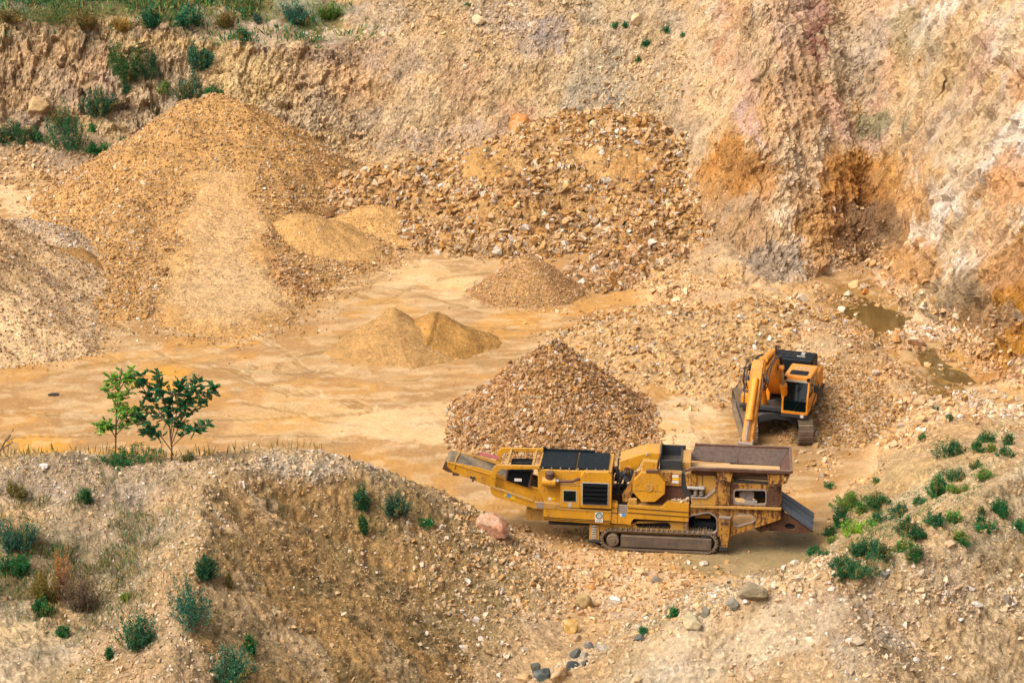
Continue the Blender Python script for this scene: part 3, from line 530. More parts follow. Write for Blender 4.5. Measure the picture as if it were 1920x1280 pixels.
heap('sand_pile', 'smooth tan sand cone leaning on the right flank of the ramp stockpile', 'sand pile', [([A3(556, 402, 100.6), A3(572, 400, 100.8)], .48, .02)], .08, 'd2a76a', [('sand', 6000, .012, .04, None), ('ochre', 900, .025, .06, None)], seed=20, rough=.03, mat=M_FINE)
heap('gravel_pile', 'narrow strip of coarse gravel between ramp and sand cone', 'gravel pile', [([A3(505, 445, 100.0), G3(530, 500, .75), G3(555, 535, .35)], .6, .15)], .08, 'c89c64', [('brown', 3000, .05, .13, None)], seed=25)
heap('sand_pile', 'small dark sand heap tucked between the two left gravel piles', 'sand pile', [([A3(95, 462, 97.4), A3(130, 470, 96.8), A3(190, 512, 94.8)], .62, .15)], .08, 'a98250', [('sand', 6000, .012, .035, None)], seed=30, rough=.03, mat=M_FINE)
heap('gravel_pile', 'low pale whitish gravel ridge behind the small dark sand heap', 'gravel pile', [([A3(40, 412, 101.5), A3(110, 432, 100.4), A3(215, 500, 96.4)], .5, .2)], .09, 'cdb08a', [('white', 5200, .03, .10, None)], seed=35)
heap('gravel_pile', 'pale gravel pile cut off by the left edge of the picture', 'gravel pile', [([(-28.6, 88.5, 5.2), (-26.8, 90.0, 5.2)], .66, .3), ([A3(-40, 400, 95), A3(40, 455, 94)], .6, .3), ([A3(-40, 520, 87.5), A3(20, 560, 86.5)], .6, .3)], .10, 'ecca98',
     [('cream', 17000, .03, .095, None), ('white', 1500, .03, .10, None), ('ochre', 2500, .03, .09, lambda x, y, z, u, v: v < 520)], seed=40, darks=[(30, 500, 70, 40, 'd8b582', .7), (10, 440, 40, 50, 'd6ae78', .6)])
# rubble heap under the slope
def finegap(x, y, z, u, v):                         # hollows where only fine material lies
    k = np.zeros(u.shape, bool); wob = 14 * np.sin(u * .05) + 9 * np.sin(v * .11 + u * .03)
    for a, b, c, d_ in ((915, 312, 62, 34), (1185, 330, 42, 52), (950, 398, 60, 16), (1050, 385, 40, 20), (1100, 300, 26, 24), (800, 390, 30, 20)): k |= np.hypot((u + wob - a) / c, (v + wob * .5 - b) / d_) < 1
    return ~k
heap('rubble_heap', 'wide heap of big broken ochre rocks below the quarry face', 'rubble heap',
     [([A3(690, 322, 107.4), A3(800, 308, 107.6), A3(900, 286, 107.8), A3(985, 246, 108.6), A3(1060, 218, 109.2), A3(1130, 212, 109.2), A3(1205, 222, 108.8), A3(1245, 260, 107.6)], .66, .3), ([A3(1245, 260, 107.6), A3(1300, 340, 104.6), A3(1320, 400, 102.6)], .62, .3),
      ([A3(900, 300, 106.6), A3(960, 330, 104.6)], .6, .3), ([A3(1140, 240, 108), A3(1190, 330, 105)], .6, .4), ([G3(800, 425, .6), G3(1000, 425, .7), G3(1130, 418, .7)], .6, .6)], .13, 'c79f68',
     [('ochre', 4600, .09, .30, finegap), ('ochre', 7500, .05, .14, finegap), ('sand', 2500, .02, .06, None), ('white', 700, .08, .26, None), ('brown', 1500, .1, .3, lambda x, y, z, u, v: v > 330)], seed=50, rough=.16, darks=[(915, 310, 50, 40, 'c99c5e', .8), (1180, 320, 40, 50, 'c99a5c', .6), (950, 395, 60, 20, 'c69a60', .6)])
heap('sand_pile', 'smooth fan of fine gravel between ramp stockpile and big rubble heap', 'sand pile', [([A3(690, 386, 105.0), A3(715, 385, 105.0)], .30, .2)], .09, 'd2a76a', [('sand', 7000, .015, .045, None), ('ochre', 500, .03, .09, None)], seed=55, rough=.04, mat=M_FINE)
heap('rubble_heap', 'smaller rubble heap of mixed rocks right of the grey gravel cone', 'rubble heap', [([A3(1195, 458, 98.6), A3(1220, 462, 98.2)], .58, .2), ([A3(1225, 470, 98), A3(1285, 500, 96)], .5, .3), ([G3(1120, 498, .5), G3(1150, 505, .6)], .5, .2)], .1, 'c8a270',
     [('brown', 1100, .10, .30, None), ('ochre', 1600, .05, .14, None), ('white', 120, .08, .22, None)], seed=60, rough=.14)
heap('rubble_heap', 'low spread heap of pale rubble in the middle of the rubble bank', 'rubble heap', [([G3(1185, 606, .75), G3(1240, 590, 1.1), G3(1330, 596, 1.25), G3(1420, 580, 1.6)], .36, .4), ([G3(1165, 640, .4), G3(1260, 645, .75), G3(1390, 640, 1.15)], .36, .3)], .1, 'd2ad78',
     [('ochre', 2600, .05, .17, None), ('white', 400, .05, .16, None)], seed=65, rough=.12)
heap('rubble_heap', 'long heap of crushed stone along the right side of the excavator', 'rubble heap', [([G3(1572, 690, .9), G3(1598, 735, .9), G3(1590, 790, .4)], .5, .5)], .09, 'd2ad7c', [('ochre', 5200, .04, .11, None), ('ochre', 1200, .04, .12, None)], seed=66, rough=.1)
# cones on the pit floor
def cone(u, v, base_v, k): 
    yb = atZ(u, base_v).y; t = math.tan(math.atan2(-ray(u, v).z, ray(u, v).y)); Y = (k * yb + CAMZ) / (k + t); return A3(u, v, Y)  # apex whose front foot lands at base_v
heap('gravel_pile', 'grey brown fine gravel cone alone at the back of the floor', 'gravel pile', [([cone(992, 476, 576, .72)], .72, .02)], .055, 'b8935f', [('brown', 9000, .02, .055, None), ('brown', 700, .03, .08, None)], seed=70, rough=.025, soft=.3, mat=M_FINE)
heap('sand_pile', 'taller sand cone of the joined pair on the open floor', 'sand pile', [([cone(738, 578, 674, .70)], .70, .02), ([cone(738, 600, 679, .64), G3(650, 655, .15)], .5, .15)], .05, 'b9935e', [('sand', 7000, .010, .03, None)], seed=75, rough=.03, soft=.55, mat=M_FINE)
heap('sand_pile', 'lower ochre sand cone of the joined pair on the open floor', 'sand pile', [([cone(822, 588, 666, .66)], .66, .02), ([cone(822, 595, 672, .6), G3(800, 672, .1)], .55, .1), ([cone(822, 592, 672, .6), G3(895, 645, .1)], .5, .1)], .05, 'b98d50', [('sand', 6000, .010, .03, None)], seed=80, rough=.03, soft=.55, mat=M_FINE)
heap('stone_pile', 'tall cone of crushed brown stones behind the crusher conveyor', 'stone pile', [([cone(1038, 643, 834, .80)], .80, .05), ([cone(1038, 720, 846, .55)], .52, .5)], .07, 'c09660', [('brown', 10500, .055, .135, None), ('tan', 1500, .05, .12, None), ('ochre', 700, .05, .14, None)], seed=85, rough=.06, soft=.45)

# ------------------------------------------------------------------ loose stones lying about on the ground (nobody could count them)
XY = PT.reshape(nr, nc, 3)
def scatter(name, label, weight, n, a, b, palname, p=2.2, mixcol=.35):
    wgt = weight.reshape(nr, nc)[:-1, :-1].ravel().astype(np.float64)
    cs = np.linalg.norm(np.cross(XY[1:, :-1] - XY[:-1, :-1], XY[:-1, 1:] - XY[:-1, :-1]), axis=2).ravel()
    wgt = np.maximum(wgt, 0) * cs; wgt[np.repeat(Y_[:-1] > 136, nc - 1)] = 0; wgt[np.abs((S_[None, :-1] + 0 * Y_[:-1, None]).ravel()) > .27] = 0
    pick = rng.choice(len(wgt), n, p=wgt / wgt.sum()); r, c = np.divmod(pick, nc - 1); fr = rng.random((n, 1)).astype(F32); fc = rng.random((n, 1)).astype(F32)
    P = (XY[r, c] * (1 - fr) + XY[r + 1, c] * fr) * (1 - fc) + (XY[r, c + 1] * (1 - fr) + XY[r + 1, c + 1] * fr) * fc
    sz = sizes(n, a, b, p); P = P + NRM[r, c] * (sz * rng.uniform(-.15, .35, n))[:, None]
    base = COL.reshape(nr, nc, 3)[r, c]; cc = pal(palname, n) * (1 - mixcol) + base * mixcol * rng.uniform(.75, 1.3, (n, 1))
    V, T, K = stones_arrays(P.astype(F32), sz, cc)
    return tag(np_mesh(name, V, tris=T, mat=M_STONE, col=K), label, 'gravel', kind='stuff')
cl1 = vnoise(PT * .55, 201); cl2 = vnoise(PT * 1.3, 203)
mound = FG * sstep(.25, .5, zf) * (Yf < 67)
track = (1 - sstep(.6, 1.2, np.hypot((wu - 30) / 130, (wv - 1230) / 110)))
scatter('gravel', 'fine grey tan gravel covering the spoil mounds', mound * (.35 + cl1 + .6 * sstep(.5, .7, cl2)) * (1 - .97 * track) * (1 - .5 * flank_shade) * (PT[:, 0] < 2), 48000, .015, .052, 'grey', 1.8, .5)
smooth_ = np.exp(-(np.hypot((wu - 1400) / 170, (wv - 1185) / 45)) ** 2) + np.exp(-(np.hypot((wu - 1890) / 80, (wv - 1210) / 90)) ** 2) + .7 * np.exp(-(np.hypot((wu - 1700) / 160, (wv - 900) / 60)) ** 2)
scatter('gravel', 'fine pale gravel covering the clay spoil heaps', mound * (.12 + cl1 ** 2 * 1.5 + 1.0 * sstep(.52, .7, cl2)) * np.maximum(0.04, 1 - smooth_) * (PT[:, 0] >= 2), 30000, .016, .06, 'grey', 1.7, .45)
pale_ = mound * (1 - sstep(380, 460, wu - (wv - 930) * .0)) * (.2 + cl2) + mound * np.exp(-(np.hypot((wu - 580) / 130, (wv - 875) / 32)) ** 2) * 2
scatter('gravel', 'pale stones bleaching on the left side of the mound ridge', pale_ * (1 - .95 * track), 15000, .02, .075, 'white', 1.8, .3)
scatter('cobbles', 'scattered fist-sized stones on the spoil mounds', mound * (sstep(.45, .75, cl1) + .15) * (1 - .9 * track), 6500, .03, .11, 'grey', 3)
crest = mound * np.exp(-((wv - (1085 + np.abs(wu - 1560) * .14)) / 34) ** 2) * sstep(1050, 1150, U1)
grot = mound * sstep(950, 1000, wv) * np.exp(-((wu - 850 - (wv - 1000) * .6) / 130) ** 2) + crest * 2 + mound * np.exp(-((np.hypot((wu - 1620) / 150, (wv - 1210) / 60))) ** 2) * 1.2 + mound * np.exp(-(((wu - 570) / 110) ** 2 + ((wv - 870) / 26) ** 2)) * 2 + mound * np.exp(-(((wu - 1850) / 90) ** 2 + ((wv - 1120 - (wu - 1850) * .5) / 40) ** 2))
scatter('rubble', 'loose rubble along the foot and crests of the spoil mounds', grot, 9000, .03, .13, 'white', 2.6, .3)
toe = np.exp(-(((wu - 1110) / 200) ** 2 + ((wv - 1075 - (wu - 1110) * .10) / 62) ** 2)) * (Yf < 66) + np.exp(-(((wu - 960) / 70) ** 2 + ((wv - 1010 - (wu - 960) * .7) / 28) ** 2)) * (Yf < 66) * 1.5
scatter('rubble', 'pale broken stones in front of the crusher tracks', toe, 7500, .025, .12, 'ochre', 2.4, .3)
bk = (Yf > 66) * (1 - np.exp(-(np.hypot((wu - 1415) / 135, (wv - 775) / 82)) ** 4)) * ((np.exp(-((zf - .55) / .35) ** 2) * sstep(1080, 1180, U1) * (1 - sstep(1800, 1950, U1) * .2) * (V1 > 455)) + 1.2 * np.exp(-(((wu - 1240) / 120) ** 2 + ((wv - 610) / 55) ** 2)) + .8 * np.exp(-(((wu - 1570) / 60) ** 2 + ((wv - 730) / 60) ** 2)) + np.exp(-(((wu - 1640) / 120) ** 2 + ((wv - 800 + (wu - 1640) * .45) / 40) ** 2)))
scatter('rubble', 'broken ochre stones of the bank beside the excavator', bk * (.03 + sstep(.4, .7, cl2) * sstep(.42, .58, cl1)), 14000, .03, .12, 'ochre', 2.6, .3)
scatter('rubble', 'bigger broken rocks on the bank beside the ponds', bk * sstep(.4, .7, cl1), 1300, .1, .26, 'ochre', 2.5, .25)
pondm = (Yf > 66) * (np.exp(-((np.hypot((wu - 1610) / 110, (wv - 590) / 75))) ** 4) + np.exp(-((np.hypot((wu - 1740) / 120, (wv - 680) / 75))) ** 4) + .8 * np.exp(-(((wu - 1840) / 110) ** 2 + ((wv - 690) / 60) ** 2)) + .8 * np.exp(-(((wu - 1590) / 40) ** 2 + ((wv - 520) / 50) ** 2)))
scatter('rubble', 'wet brown stones around the shallow ponds', pondm * (.06 + sstep(.4, .7, cl2)), 6500, .03, .14, 'brown', 2.6, .4)
wh = (Yf > 66) * (np.exp(-(((wu - 1850) / 90) ** 2 + ((wv - 762) / 11) ** 2)) + np.exp(-(((wu - 1740) / 45) ** 2 + ((wv - 622) / 18) ** 2)))
scatter('rubble', 'band of whitish stones at the edge of the lower pond', wh, 1400, .06, .17, 'white', 2.0, .1)
wl = wallm * (Yf > 76)
scatter('scree', 'small broken stones lodged on the quarry faces', wl * (.12 + sstep(.45, .75, cl1) + .5 * sstep(.5, .7, cl2)) * (1 - .9 * sstep(1640, 1720, U1)) * (1 - .4 * spur) * (1 - .6 * left_cliff), 15000, .03, .12, 'tan', 2.8, .7)
scatter('scree', 'coarse talus stones under the quarry faces', (Yf > 76) * (np.exp(-(((wu - 90) / 190) ** 2 + ((wv - 318 - (wu - 90) * .1) / 40) ** 2)) + .7 * np.exp(-(((wu - 700) / 260) ** 2 + ((wv - 285) / 30) ** 2)) + .5 * np.exp(-(((wu - 1480) / 90) ** 2 + ((wv - 330 - (wu - 1480) * .7) / 34) ** 2)) + .5 * np.exp(-(((wu - 1200) / 90) ** 2 + ((wv - 160) / 60) ** 2)) + .5 * np.exp(-(((wu - 900) / 120) ** 2 + ((wv - 50) / 40) ** 2))), 6500, .04, .19, 'tan', 3, .4)
scatter('pebbles', 'single pebbles strewn over the quarry floor', floor_m * (Yf > 66) * (.12 + sstep(.6, .8, cl1)), 1800, .015, .07, 'tan', 4, .3)
# ------------------------------------------------------------------ mesh kit for the machines
class MB:
    def __init__(s): s.v = []; s.f = []
    def add(s, V, Fs):
        o = len(s.v); s.v += [tuple(p) for p in V]; s.f += [tuple(i + o for i in f) for f in Fs]; return s
    def box(s, c, d, rot=None):                     # centre, full size, optional matrix
        V = [Vector((x * d[0] / 2, y * d[1] / 2, z * d[2] / 2)) for x in (-1, 1) for y in (-1, 1) for z in (-1, 1)]
        V = [((rot @ p) if rot is not None else p) + Vector(c) for p in V]
        return s.add(V, [(0, 1, 3, 2), (4, 6, 7, 5), (0, 4, 5, 1), (2, 3, 7, 6), (0, 2, 6, 4), (1, 5, 7, 3)])
    def bx(s, x0, x1, y0, y1, z0, z1): return s.box(((x0 + x1) / 2, (y0 + y1) / 2, (z0 + z1) / 2), (abs(x1 - x0), abs(y1 - y0), abs(z1 - z0)))
    def hexa(s, a, b):                              # two quads (near, far) joined
        return s.add(list(a) + list(b), [(0, 1, 2, 3), (7, 6, 5, 4), (0, 4, 5, 1), (1, 5, 6, 2), (2, 6, 7, 3), (3, 7, 4, 0)])
    def bar(s, a, b, w, h, up=(0, 0, 1)):           # square bar between two points
        a = Vector(a); b = Vector(b); d = (b - a); L = d.length; d = d / L; x = d.cross(Vector(up))
        if x.length < 1e-4: x = d.cross(Vector((1, 0, 0)))
        x.normalize(); z = x.cross(d)
        m = Matrix((x, d, z)).transposed()
        return s.box((a + b) / 2, (w, L, h), m)
    def rod(s, a, b, r, n=12, r2=None):
        a = Vector(a); b = Vector(b); d = (b - a).normalized(); x = d.orthogonal().normalized(); y = d.cross(x); r2 = r if r2 is None else r2
        V = [a + (x * math.cos(2 * math.pi * k / n) + y * math.sin(2 * math.pi * k / n)) * r for k in range(n)] + [b + (x * math.cos(2 * math.pi * k / n) + y * math.sin(2 * math.pi * k / n)) * r2 for k in range(n)]
        return s.add(V, [(k, (k + 1) % n, n + (k + 1) % n, n + k) for k in range(n)] + [tuple(range(n))[::-1], tuple(range(n, 2 * n))])
    def tube(s, P, r, n=6):
        P = [Vector(p) for p in P]; V = []; prev = None
        for k, p in enumerate(P):
            d = (P[min(k + 1, len(P) - 1)] - P[max(k - 1, 0)]).normalized()
            x = d.orthogonal().normalized() if prev is None else (prev - d * prev.dot(d)).normalized(); prev = x; y = d.cross(x)
            V += [p + (x * math.cos(2 * math.pi * j / n) + y * math.sin(2 * math.pi * j / n)) * r for j in range(n)]
        Fs = [(k * n + j, k * n + (j + 1) % n, (k + 1) * n + (j + 1) % n, (k + 1) * n + j) for k in range(len(P) - 1) for j in range(n)]
        return s.add(V, Fs + [tuple(range(n))[::-1], tuple(range(len(V) - n, len(V)))])
    def plate(s, outer, holes, fn, t0, t1):         # flat outline with openings, given thickness; fn(a, b, t) -> point
        loops = [list(outer)] + [list(h) for h in holes]
        flat = [p for l in loops for p in l]; tris = tessellate_polygon([[Vector((p[0], p[1], 0)) for p in l] for l in loops]); n = len(flat)
        V = [fn(p[0], p[1], t0) for p in flat] + [fn(p[0], p[1], t1) for p in flat]
        Fs = [tuple(t) for t in tris] + [tuple(i + n for i in t[::-1]) for t in tris]; o = 0
        for l in loops:
            m = len(l); Fs += [(o + k, o + (k + 1) % m, n + o + (k + 1) % m, n + o + k) for k in range(m)]; o += m
        return s.add(V, Fs)
    def belt(s, loop, y0, y1, th):                  # closed band around a loop of (x, z)
        m = len(loop); V = []
        for k in range(m):
            a = Vector(loop[k - 1]); b = Vector(loop[(k + 1) % m]); d = (b - a).normalized(); nn = Vector((d.y, -d.x)) ; p = Vector(loop[k])
            for q in (p, p - nn * th): V += [(q.x, y0, q.y), (q.x, y1, q.y)]
        Fs = []
        for k in range(m):
            i, j = 4 * k, 4 * ((k + 1) % m); Fs += [(i, j, j + 1, i + 1), (i + 2, i + 3, j + 3, j + 2), (i, i + 2, j + 2, j), (i + 1, j + 1, j + 3, i + 3)]
        return s.add(V, Fs)
    def build(s, name, mat, parent=None, bevel=.012, smooth=False, label=None):
        me = bpy.data.meshes.new(name); me.from_pydata([tuple(v) for v in s.v], [], s.f); bm = bmesh.new(); bm.from_mesh(me)
        bmesh.ops.recalc_face_normals(bm, faces=bm.faces); bm.to_mesh(me); bm.free()
        if smooth: me.polygons.foreach_set('use_smooth', np.ones(len(me.polygons), bool)); 
        me.materials.append(mat); me.update()
        o = bpy.data.objects.new(name, me); C.objects.link(o)
        if parent: o.parent = parent
        if bevel:
            b = o.modifiers.new('bevel', 'BEVEL'); b.width = bevel; b.segments = 2; b.limit_method = 'ANGLE'; b.angle_limit = R(40)
        if label: o['label'] = label
        return o
def rrect(x0, x1, z0, z1, r, n=4):                  # rounded rectangle outline, anticlockwise
    o = []
    for cx, cz, a0 in ((x1 - r, z0 + r, -90), (x1 - r, z1 - r, 0), (x0 + r, z1 - r, 90), (x0 + r, z0 + r, 180)):
        for k in range(n + 1):
            a = R(a0 + 90 * k / n); o.append((cx + r * math.cos(a), cz + r * math.sin(a)))
    return o
def rpoly(P, r, n=4):                               # polygon with rounded corners
    o = []; m = len(P)
    for k in range(m):
        p = Vector(P[k]); a = Vector(P[k - 1]) - p; b = Vector(P[(k + 1) % m]) - p; rr = min(r, a.length * .45, b.length * .45)
        A = p + a.normalized() * rr; B = p + b.normalized() * rr
        for j in range(n + 1):
            t = j / n; q = A * (1 - t) ** 2 + p * 2 * t * (1 - t) + B * t * t; o.append((q.x, q.y))
    return o

def paint_mat(name, base, rust=.3, dirt=.35, rough=.42, rustc='6a3a1c', dirtc='b3925f', k=.62, dust=True):
    m, nt, b = new_mat(name); tc = nt.nodes.new('ShaderNodeTexCoord')
    n1 = tex(nt, 2.4, 8, .7, vec=tc.outputs['Object']); n2 = tex(nt, 9.0, 6, .7, vec=tc.outputs['Object']); n3 = tex(nt, 1.1, 5, .6, vec=tc.outputs['Object'])
    mp = nt.nodes.new('ShaderNodeMapping'); mp.inputs['Scale'].default_value = (7, 7, .9); nt.links.new(tc.outputs['Object'], mp.inputs[0]); n4 = tex(nt, 1.6, 6, .65, vec=mp.outputs[0])
    c = mixc(nt, 1.0, lin(base, k), ramp(nt, n3.outputs[0], [(.3, .82), (.7, 1.12)]), 'MULTIPLY')
    c = mixc(nt, ramp(nt, n1.outputs[0], [(.62 - .3 * dirt, 0.0), (.86 - .2 * dirt, dirt)]), c, lin(dirtc))
    rm = nt.nodes.new('ShaderNodeMath'); rm.operation = 'MULTIPLY'; nt.links.new(n2.outputs[0], rm.inputs[0]); nt.links.new(n4.outputs[0], rm.inputs[1])
    c = mixc(nt, ramp(nt, rm.outputs[0], [(.37 - .22 * rust, 0.0), (.45 - .20 * rust, min(1, .35 + rust))]), c, lin(rustc))
    geo = N(nt, 'ShaderNodeNewGeometry'); sx = nt.nodes.new('ShaderNodeSeparateXYZ'); nt.links.new(geo.outputs['Normal'], sx.inputs[0]); up = ramp(nt, sx.outputs[2], [(.55, 0.0), (.95, .55 + .4 * dirt)])
    up2 = nt.nodes.new('ShaderNodeMath'); up2.operation = 'MULTIPLY'; nt.links.new(up, up2.inputs[0]); nt.links.new(ramp(nt, n1.outputs[0], [(.35, .15), (.62, 1.0)]), up2.inputs[1])
    if dust: c = mixc(nt, up2.outputs[0], c, lin(dirtc))            # dust settled on what faces up
    nt.links.new(c, b.inputs['Base Color']); b.inputs['Roughness'].default_value = rough
    nt.links.new(ramp(nt, n2.outputs[0], [(.3, rough), (.75, min(1, rough + .35))]), b.inputs['Roughness'])
    bump(nt, b, [(n2.outputs[0], .12, .02)])
    return m
M_YEL = paint_mat('yellow_paint', 'd69a20', .34, .46, rustc='7a4a1c')
M_YELR = paint_mat('rusty_yellow_paint', 'c08a30', .74, .6, .6, rustc='5e3519')
M_YELD = paint_mat('dusty_yellow_paint', 'c99638', .35, .75, .7)
M_ORG = paint_mat('orange_paint', 'f79e08', .08, .18, .38)
M_ORGW = paint_mat('worn_orange_paint', 'de901e', .36, .5, .5)
M_RUST = paint_mat('rusted_steel', '5c3822', .5, .45, .75, rustc='4e2c1c', dirtc='8d7a66')
M_BROWN = paint_mat('brown_rusted_plate', '5f3c22', .6, .3, .75, rustc='44281a')
M_STEEL = paint_mat('worn_grey_steel', '9a8c80', .3, .5, .5, dirtc='a08a6c')
M_DARK = paint_mat('dark_steel', '2b2f31', .12, .3, .55, rustc='4a3a2c', dirtc='6b5c46')
M_NAVY = paint_mat('dark_blue_black_paint', '0e191c', .03, .10, .38, rustc='3b4146', dirtc='5b6a6c', dust=False); M_NAVY.node_tree.nodes['Principled BSDF'].inputs['Specular IOR Level'].default_value = .22
M_TRACK = paint_mat('track_steel', '77664f', .3, .6, .7, rustc='4d3a28', dirtc='9a8260')
M_RUB = paint_mat('black_rubber', '1d2023', .0, .3, .8, dirtc='6f6656')
M_RAMP = paint_mat('grey_rubber', '47525a', .05, .45, .7, rustc='2b3034', dirtc='6f7478')
M_HOP = paint_mat('hopper_steel', '54402f', .5, .3, .55, rustc='4a3022', dirtc='7c6a58', dust=False)
M_TRKF = paint_mat('dusty_track_frame', '5e5142', .3, .6, .7, rustc='3e3024', dirtc='8c7558')
M_BELT = paint_mat('worn_belt', '3c4346', .1, .75, .75, rustc='2a2c2d', dirtc='a08a62')
M_DUST = earth_mat('dust', .4, .25)
def flat_mat(name, hexc, rough=.6, metal=0, k=.62):
    m, nt, b = new_mat(name); n1 = tex(nt, 14, 4, .6)
    nt.links.new(mixc(nt, 1.0, lin(hexc, k), ramp(nt, n1.outputs[0], [(.3, .9), (.7, 1.08)]), 'MULTIPLY'), b.inputs['Base Color']); b.inputs['Roughness'].default_value = rough; b.inputs['Metallic'].default_value = metal; return m
M_BLK = flat_mat('black_paint', '16181a', .5); M_MATTE = flat_mat('matte_black', '141617', .9); M_MATTE.node_tree.nodes['Principled BSDF'].inputs['Specular IOR Level'].default_value = .08; M_WHT = flat_mat('white_label', 'e9e6dd'); M_LYEL = flat_mat('label_yellow', 'f0c020'); M_LBLU = flat_mat('label_blue', '4aa0d8'); M_GRN = flat_mat('label_green', '0f7a58'); M_RED = flat_mat('label_red', 'b8402c'); M_PINK = flat_mat('pink_board', 'c87a72'); M_CHR = flat_mat('chrome', 'c8c4bc', .25, .9); M_LGREY = flat_mat('light_grey', 'b9b5a8'); M_SANDF = flat_mat('sand_dust', 'c9a774', .95); M_LINE = flat_mat('faint_print', '9aa09a')
def glass_mat(name, hexc):
    m, nt, b = new_mat(name); b.inputs['Base Color'].default_value = (*[float(x) for x in lin(hexc)], 1); b.inputs['Roughness'].default_value = .06; b.inputs['Specular IOR Level'].default_value = .3; return m
M_GLASS = glass_mat('tinted_glass', '0c1a18')
def track_loop(L, h, r0=None, n=7):                 # (x, z) loop of a crawler track, length L, height h, from x = 0
    r = h / 2; o = [(r + r * math.cos(R(90 + 180 * k / n)), r + r * math.sin(R(90 + 180 * k / n))) for k in range(n + 1)]
    return o + [(L - r + r * math.cos(R(-90 + 180 * k / n)), r + r * math.sin(R(-90 + 180 * k / n))) for k in range(n + 1)]
def track_shoes(mb, loop, y0, y1, pitch, th, gh):   # grouser shoes all round the loop
    P = [Vector(p) for p in loop]; P.append(P[0]); d = [0]
    for a, b in zip(P, P[1:]): d.append(d[-1] + (b - a).length)
    n = int(d[-1] / pitch); st = d[-1] / n
    for k in range(n):
        q = (k + .5) * st; i = max(j for j in range(len(d)) if d[j] <= q); a, b = P[i], P[i + 1]; t = (b - a).normalized(); p = a + t * (q - d[i]); nn = Vector((t.y, -t.x))
        m = Matrix(((t.x, 0, nn.x), (0, 1, 0), (t.y, 0, nn.y)))
        w = (y0 + y1) / 2
        mb.box((p.x, w, p.y), (st * .90, y1 - y0, th), m)
        for sgn in (-.33, .33):
            q2 = p + t * (st * sgn) + nn * (th / 2 + gh / 2)
            mb.box((q2.x, w, q2.y), (st * .16, y1 - y0, gh), m)
# ------------------------------------------------------------------ tracked jaw crusher
KC = atZ(1237, 1036); KA = R(6); ca_, sa_ = math.cos(KA), math.sin(KA)
crusher = empty('jaw_crusher', (KC.x, KC.y, .03), -KA)
tag(crusher, 'long yellow tracked jaw crusher with rusty hopper and raised discharge conveyor', 'crusher')
def to_c(w): return Vector((w.x * ca_ - w.y * sa_, w.x * sa_ + w.y * ca_, w.z))
def cpt(u, v, t):                                   # sight line onto the upright plane t metres behind the near track face
    o = to_c(Vector((-KC.x, -KC.y, CAMZ))); d = to_c(ray(u, v)); k = (t - o.y) / d.y
    return (o.x + d.x * k, o.z + d.z * k)
def A(x, y, t=0.0): return cpt(800 + x / 4.2675, 780 + y / 4.2675, t)
def B(x, y, t=0.0): return cpt(1150 + x / 4.2675, 780 + y / 4.2675, t)
def SZ(a, b, t): return (a, t, b)
def cplate(name, mat, pl, f, t0, t1, holes=(), parent=None, bevel=.012, round_=0, label=None):
    P = [f(x, y, t0) for x, y in pl]; H = [[f(x, y, t0) for x, y in h] for h in holes]
    if round_: P = rpoly(P, round_)
    H = [rpoly(h, .09) for h in H]
    return MB().plate(P, H, SZ, t0, t1).build(name, mat, parent or crusher, bevel, label=label)
def cbox(name, mat, x0, y0, x1, y1, f, t0, t1, parent=None, bevel=.01):
    a = f(x0, y0, t0); b = f(x1, y1, t0); return MB().bx(a[0], b[0], t0, t1, a[1], b[1]).build(name, mat, parent or crusher, bevel)
def c3(f, x, y, t): a = f(x, y, t); return (a[0], t, a[1])
# power unit
pu = cplate('engine_house', M_YEL, [(888, 432), (1480, 452), (1478, 778), (937, 738), (938, 690), (890, 590)], A, .1, 1.75, bevel=.03)
z0 = A(1200, 436, .1)[1] + .012
for a, b in ((905, 1188), (1200, 1448)):
    x0 = A(a, 430, .1)[0]; x1 = A(b, 430, .1)[0]
    rp = MB().bx(x0, x1, .13, 1.60, z0, z0 + .04).build('roof_panel', M_NAVY, crusher, .012)
rr_ = MB(); xa = A(905, 430, .1)[0]; xb = A(1448, 430, .1)[0]
rr_.bx(xa + .05, xb - .5, 1.62, 1.70, z0 + .0, z0 + .09); rr_.rod((xa + .02, 1.6, z0), (xa + .02, 1.6, z0 + .16), .05, 8); rr_.build('roof_edge_rail', M_NAVY, crusher)
for x in np.linspace(xa + .1, xb - .1, 8): MB().rod((x, .115, z0), (x, .115, z0 + .03), .022, 6).build('roof_bolt', M_LGREY, crusher, 0)
gh = cplate('grille_housing', M_YEL, [(1228, 490), (1256, 455), (1455, 458), (1482, 492), (1478, 750), (1228, 738)], A, -.1, .12, bevel=.02)
gx0, gz1 = A(1246, 537, -.11); gx1, gz0 = A(1450, 716, -.11)
gr = MB().bx(gx0, gx1, -.108, -.06, gz0, gz1).build('grille', M_MATTE, crusher, .006)
gm = MB()
for k in range(5):
    z = gz0 + (gz1 - gz0) * (k + .5) / 5; gm.box(((gx0 + gx1) / 2, -.125, z), (gx1 - gx0 - .03, .012, (gz1 - gz0) / 5 * .8), Matrix.Rotation(R(-28), 3, 'X'))
gm.build('louvre_blade', M_MATTE, gr, 0)
gf = MB()
for p, q in (((gx0, gz0), (gx1, gz0)), ((gx1, gz0), (gx1, gz1)), ((gx0, gz1), (gx1, gz1)), ((gx0, gz0), (gx0, gz1))): gf.bar((p[0], -.115, p[1]), (q[0], -.115, q[1]), .025, .022, (0, 1, 0))
gf.build('grille_frame', M_LGREY, gr, 0)
cb = cbox('control_cabinet', M_YEL, 1068, 562, 1226, 742, A, -.07, .12, bevel=.015)
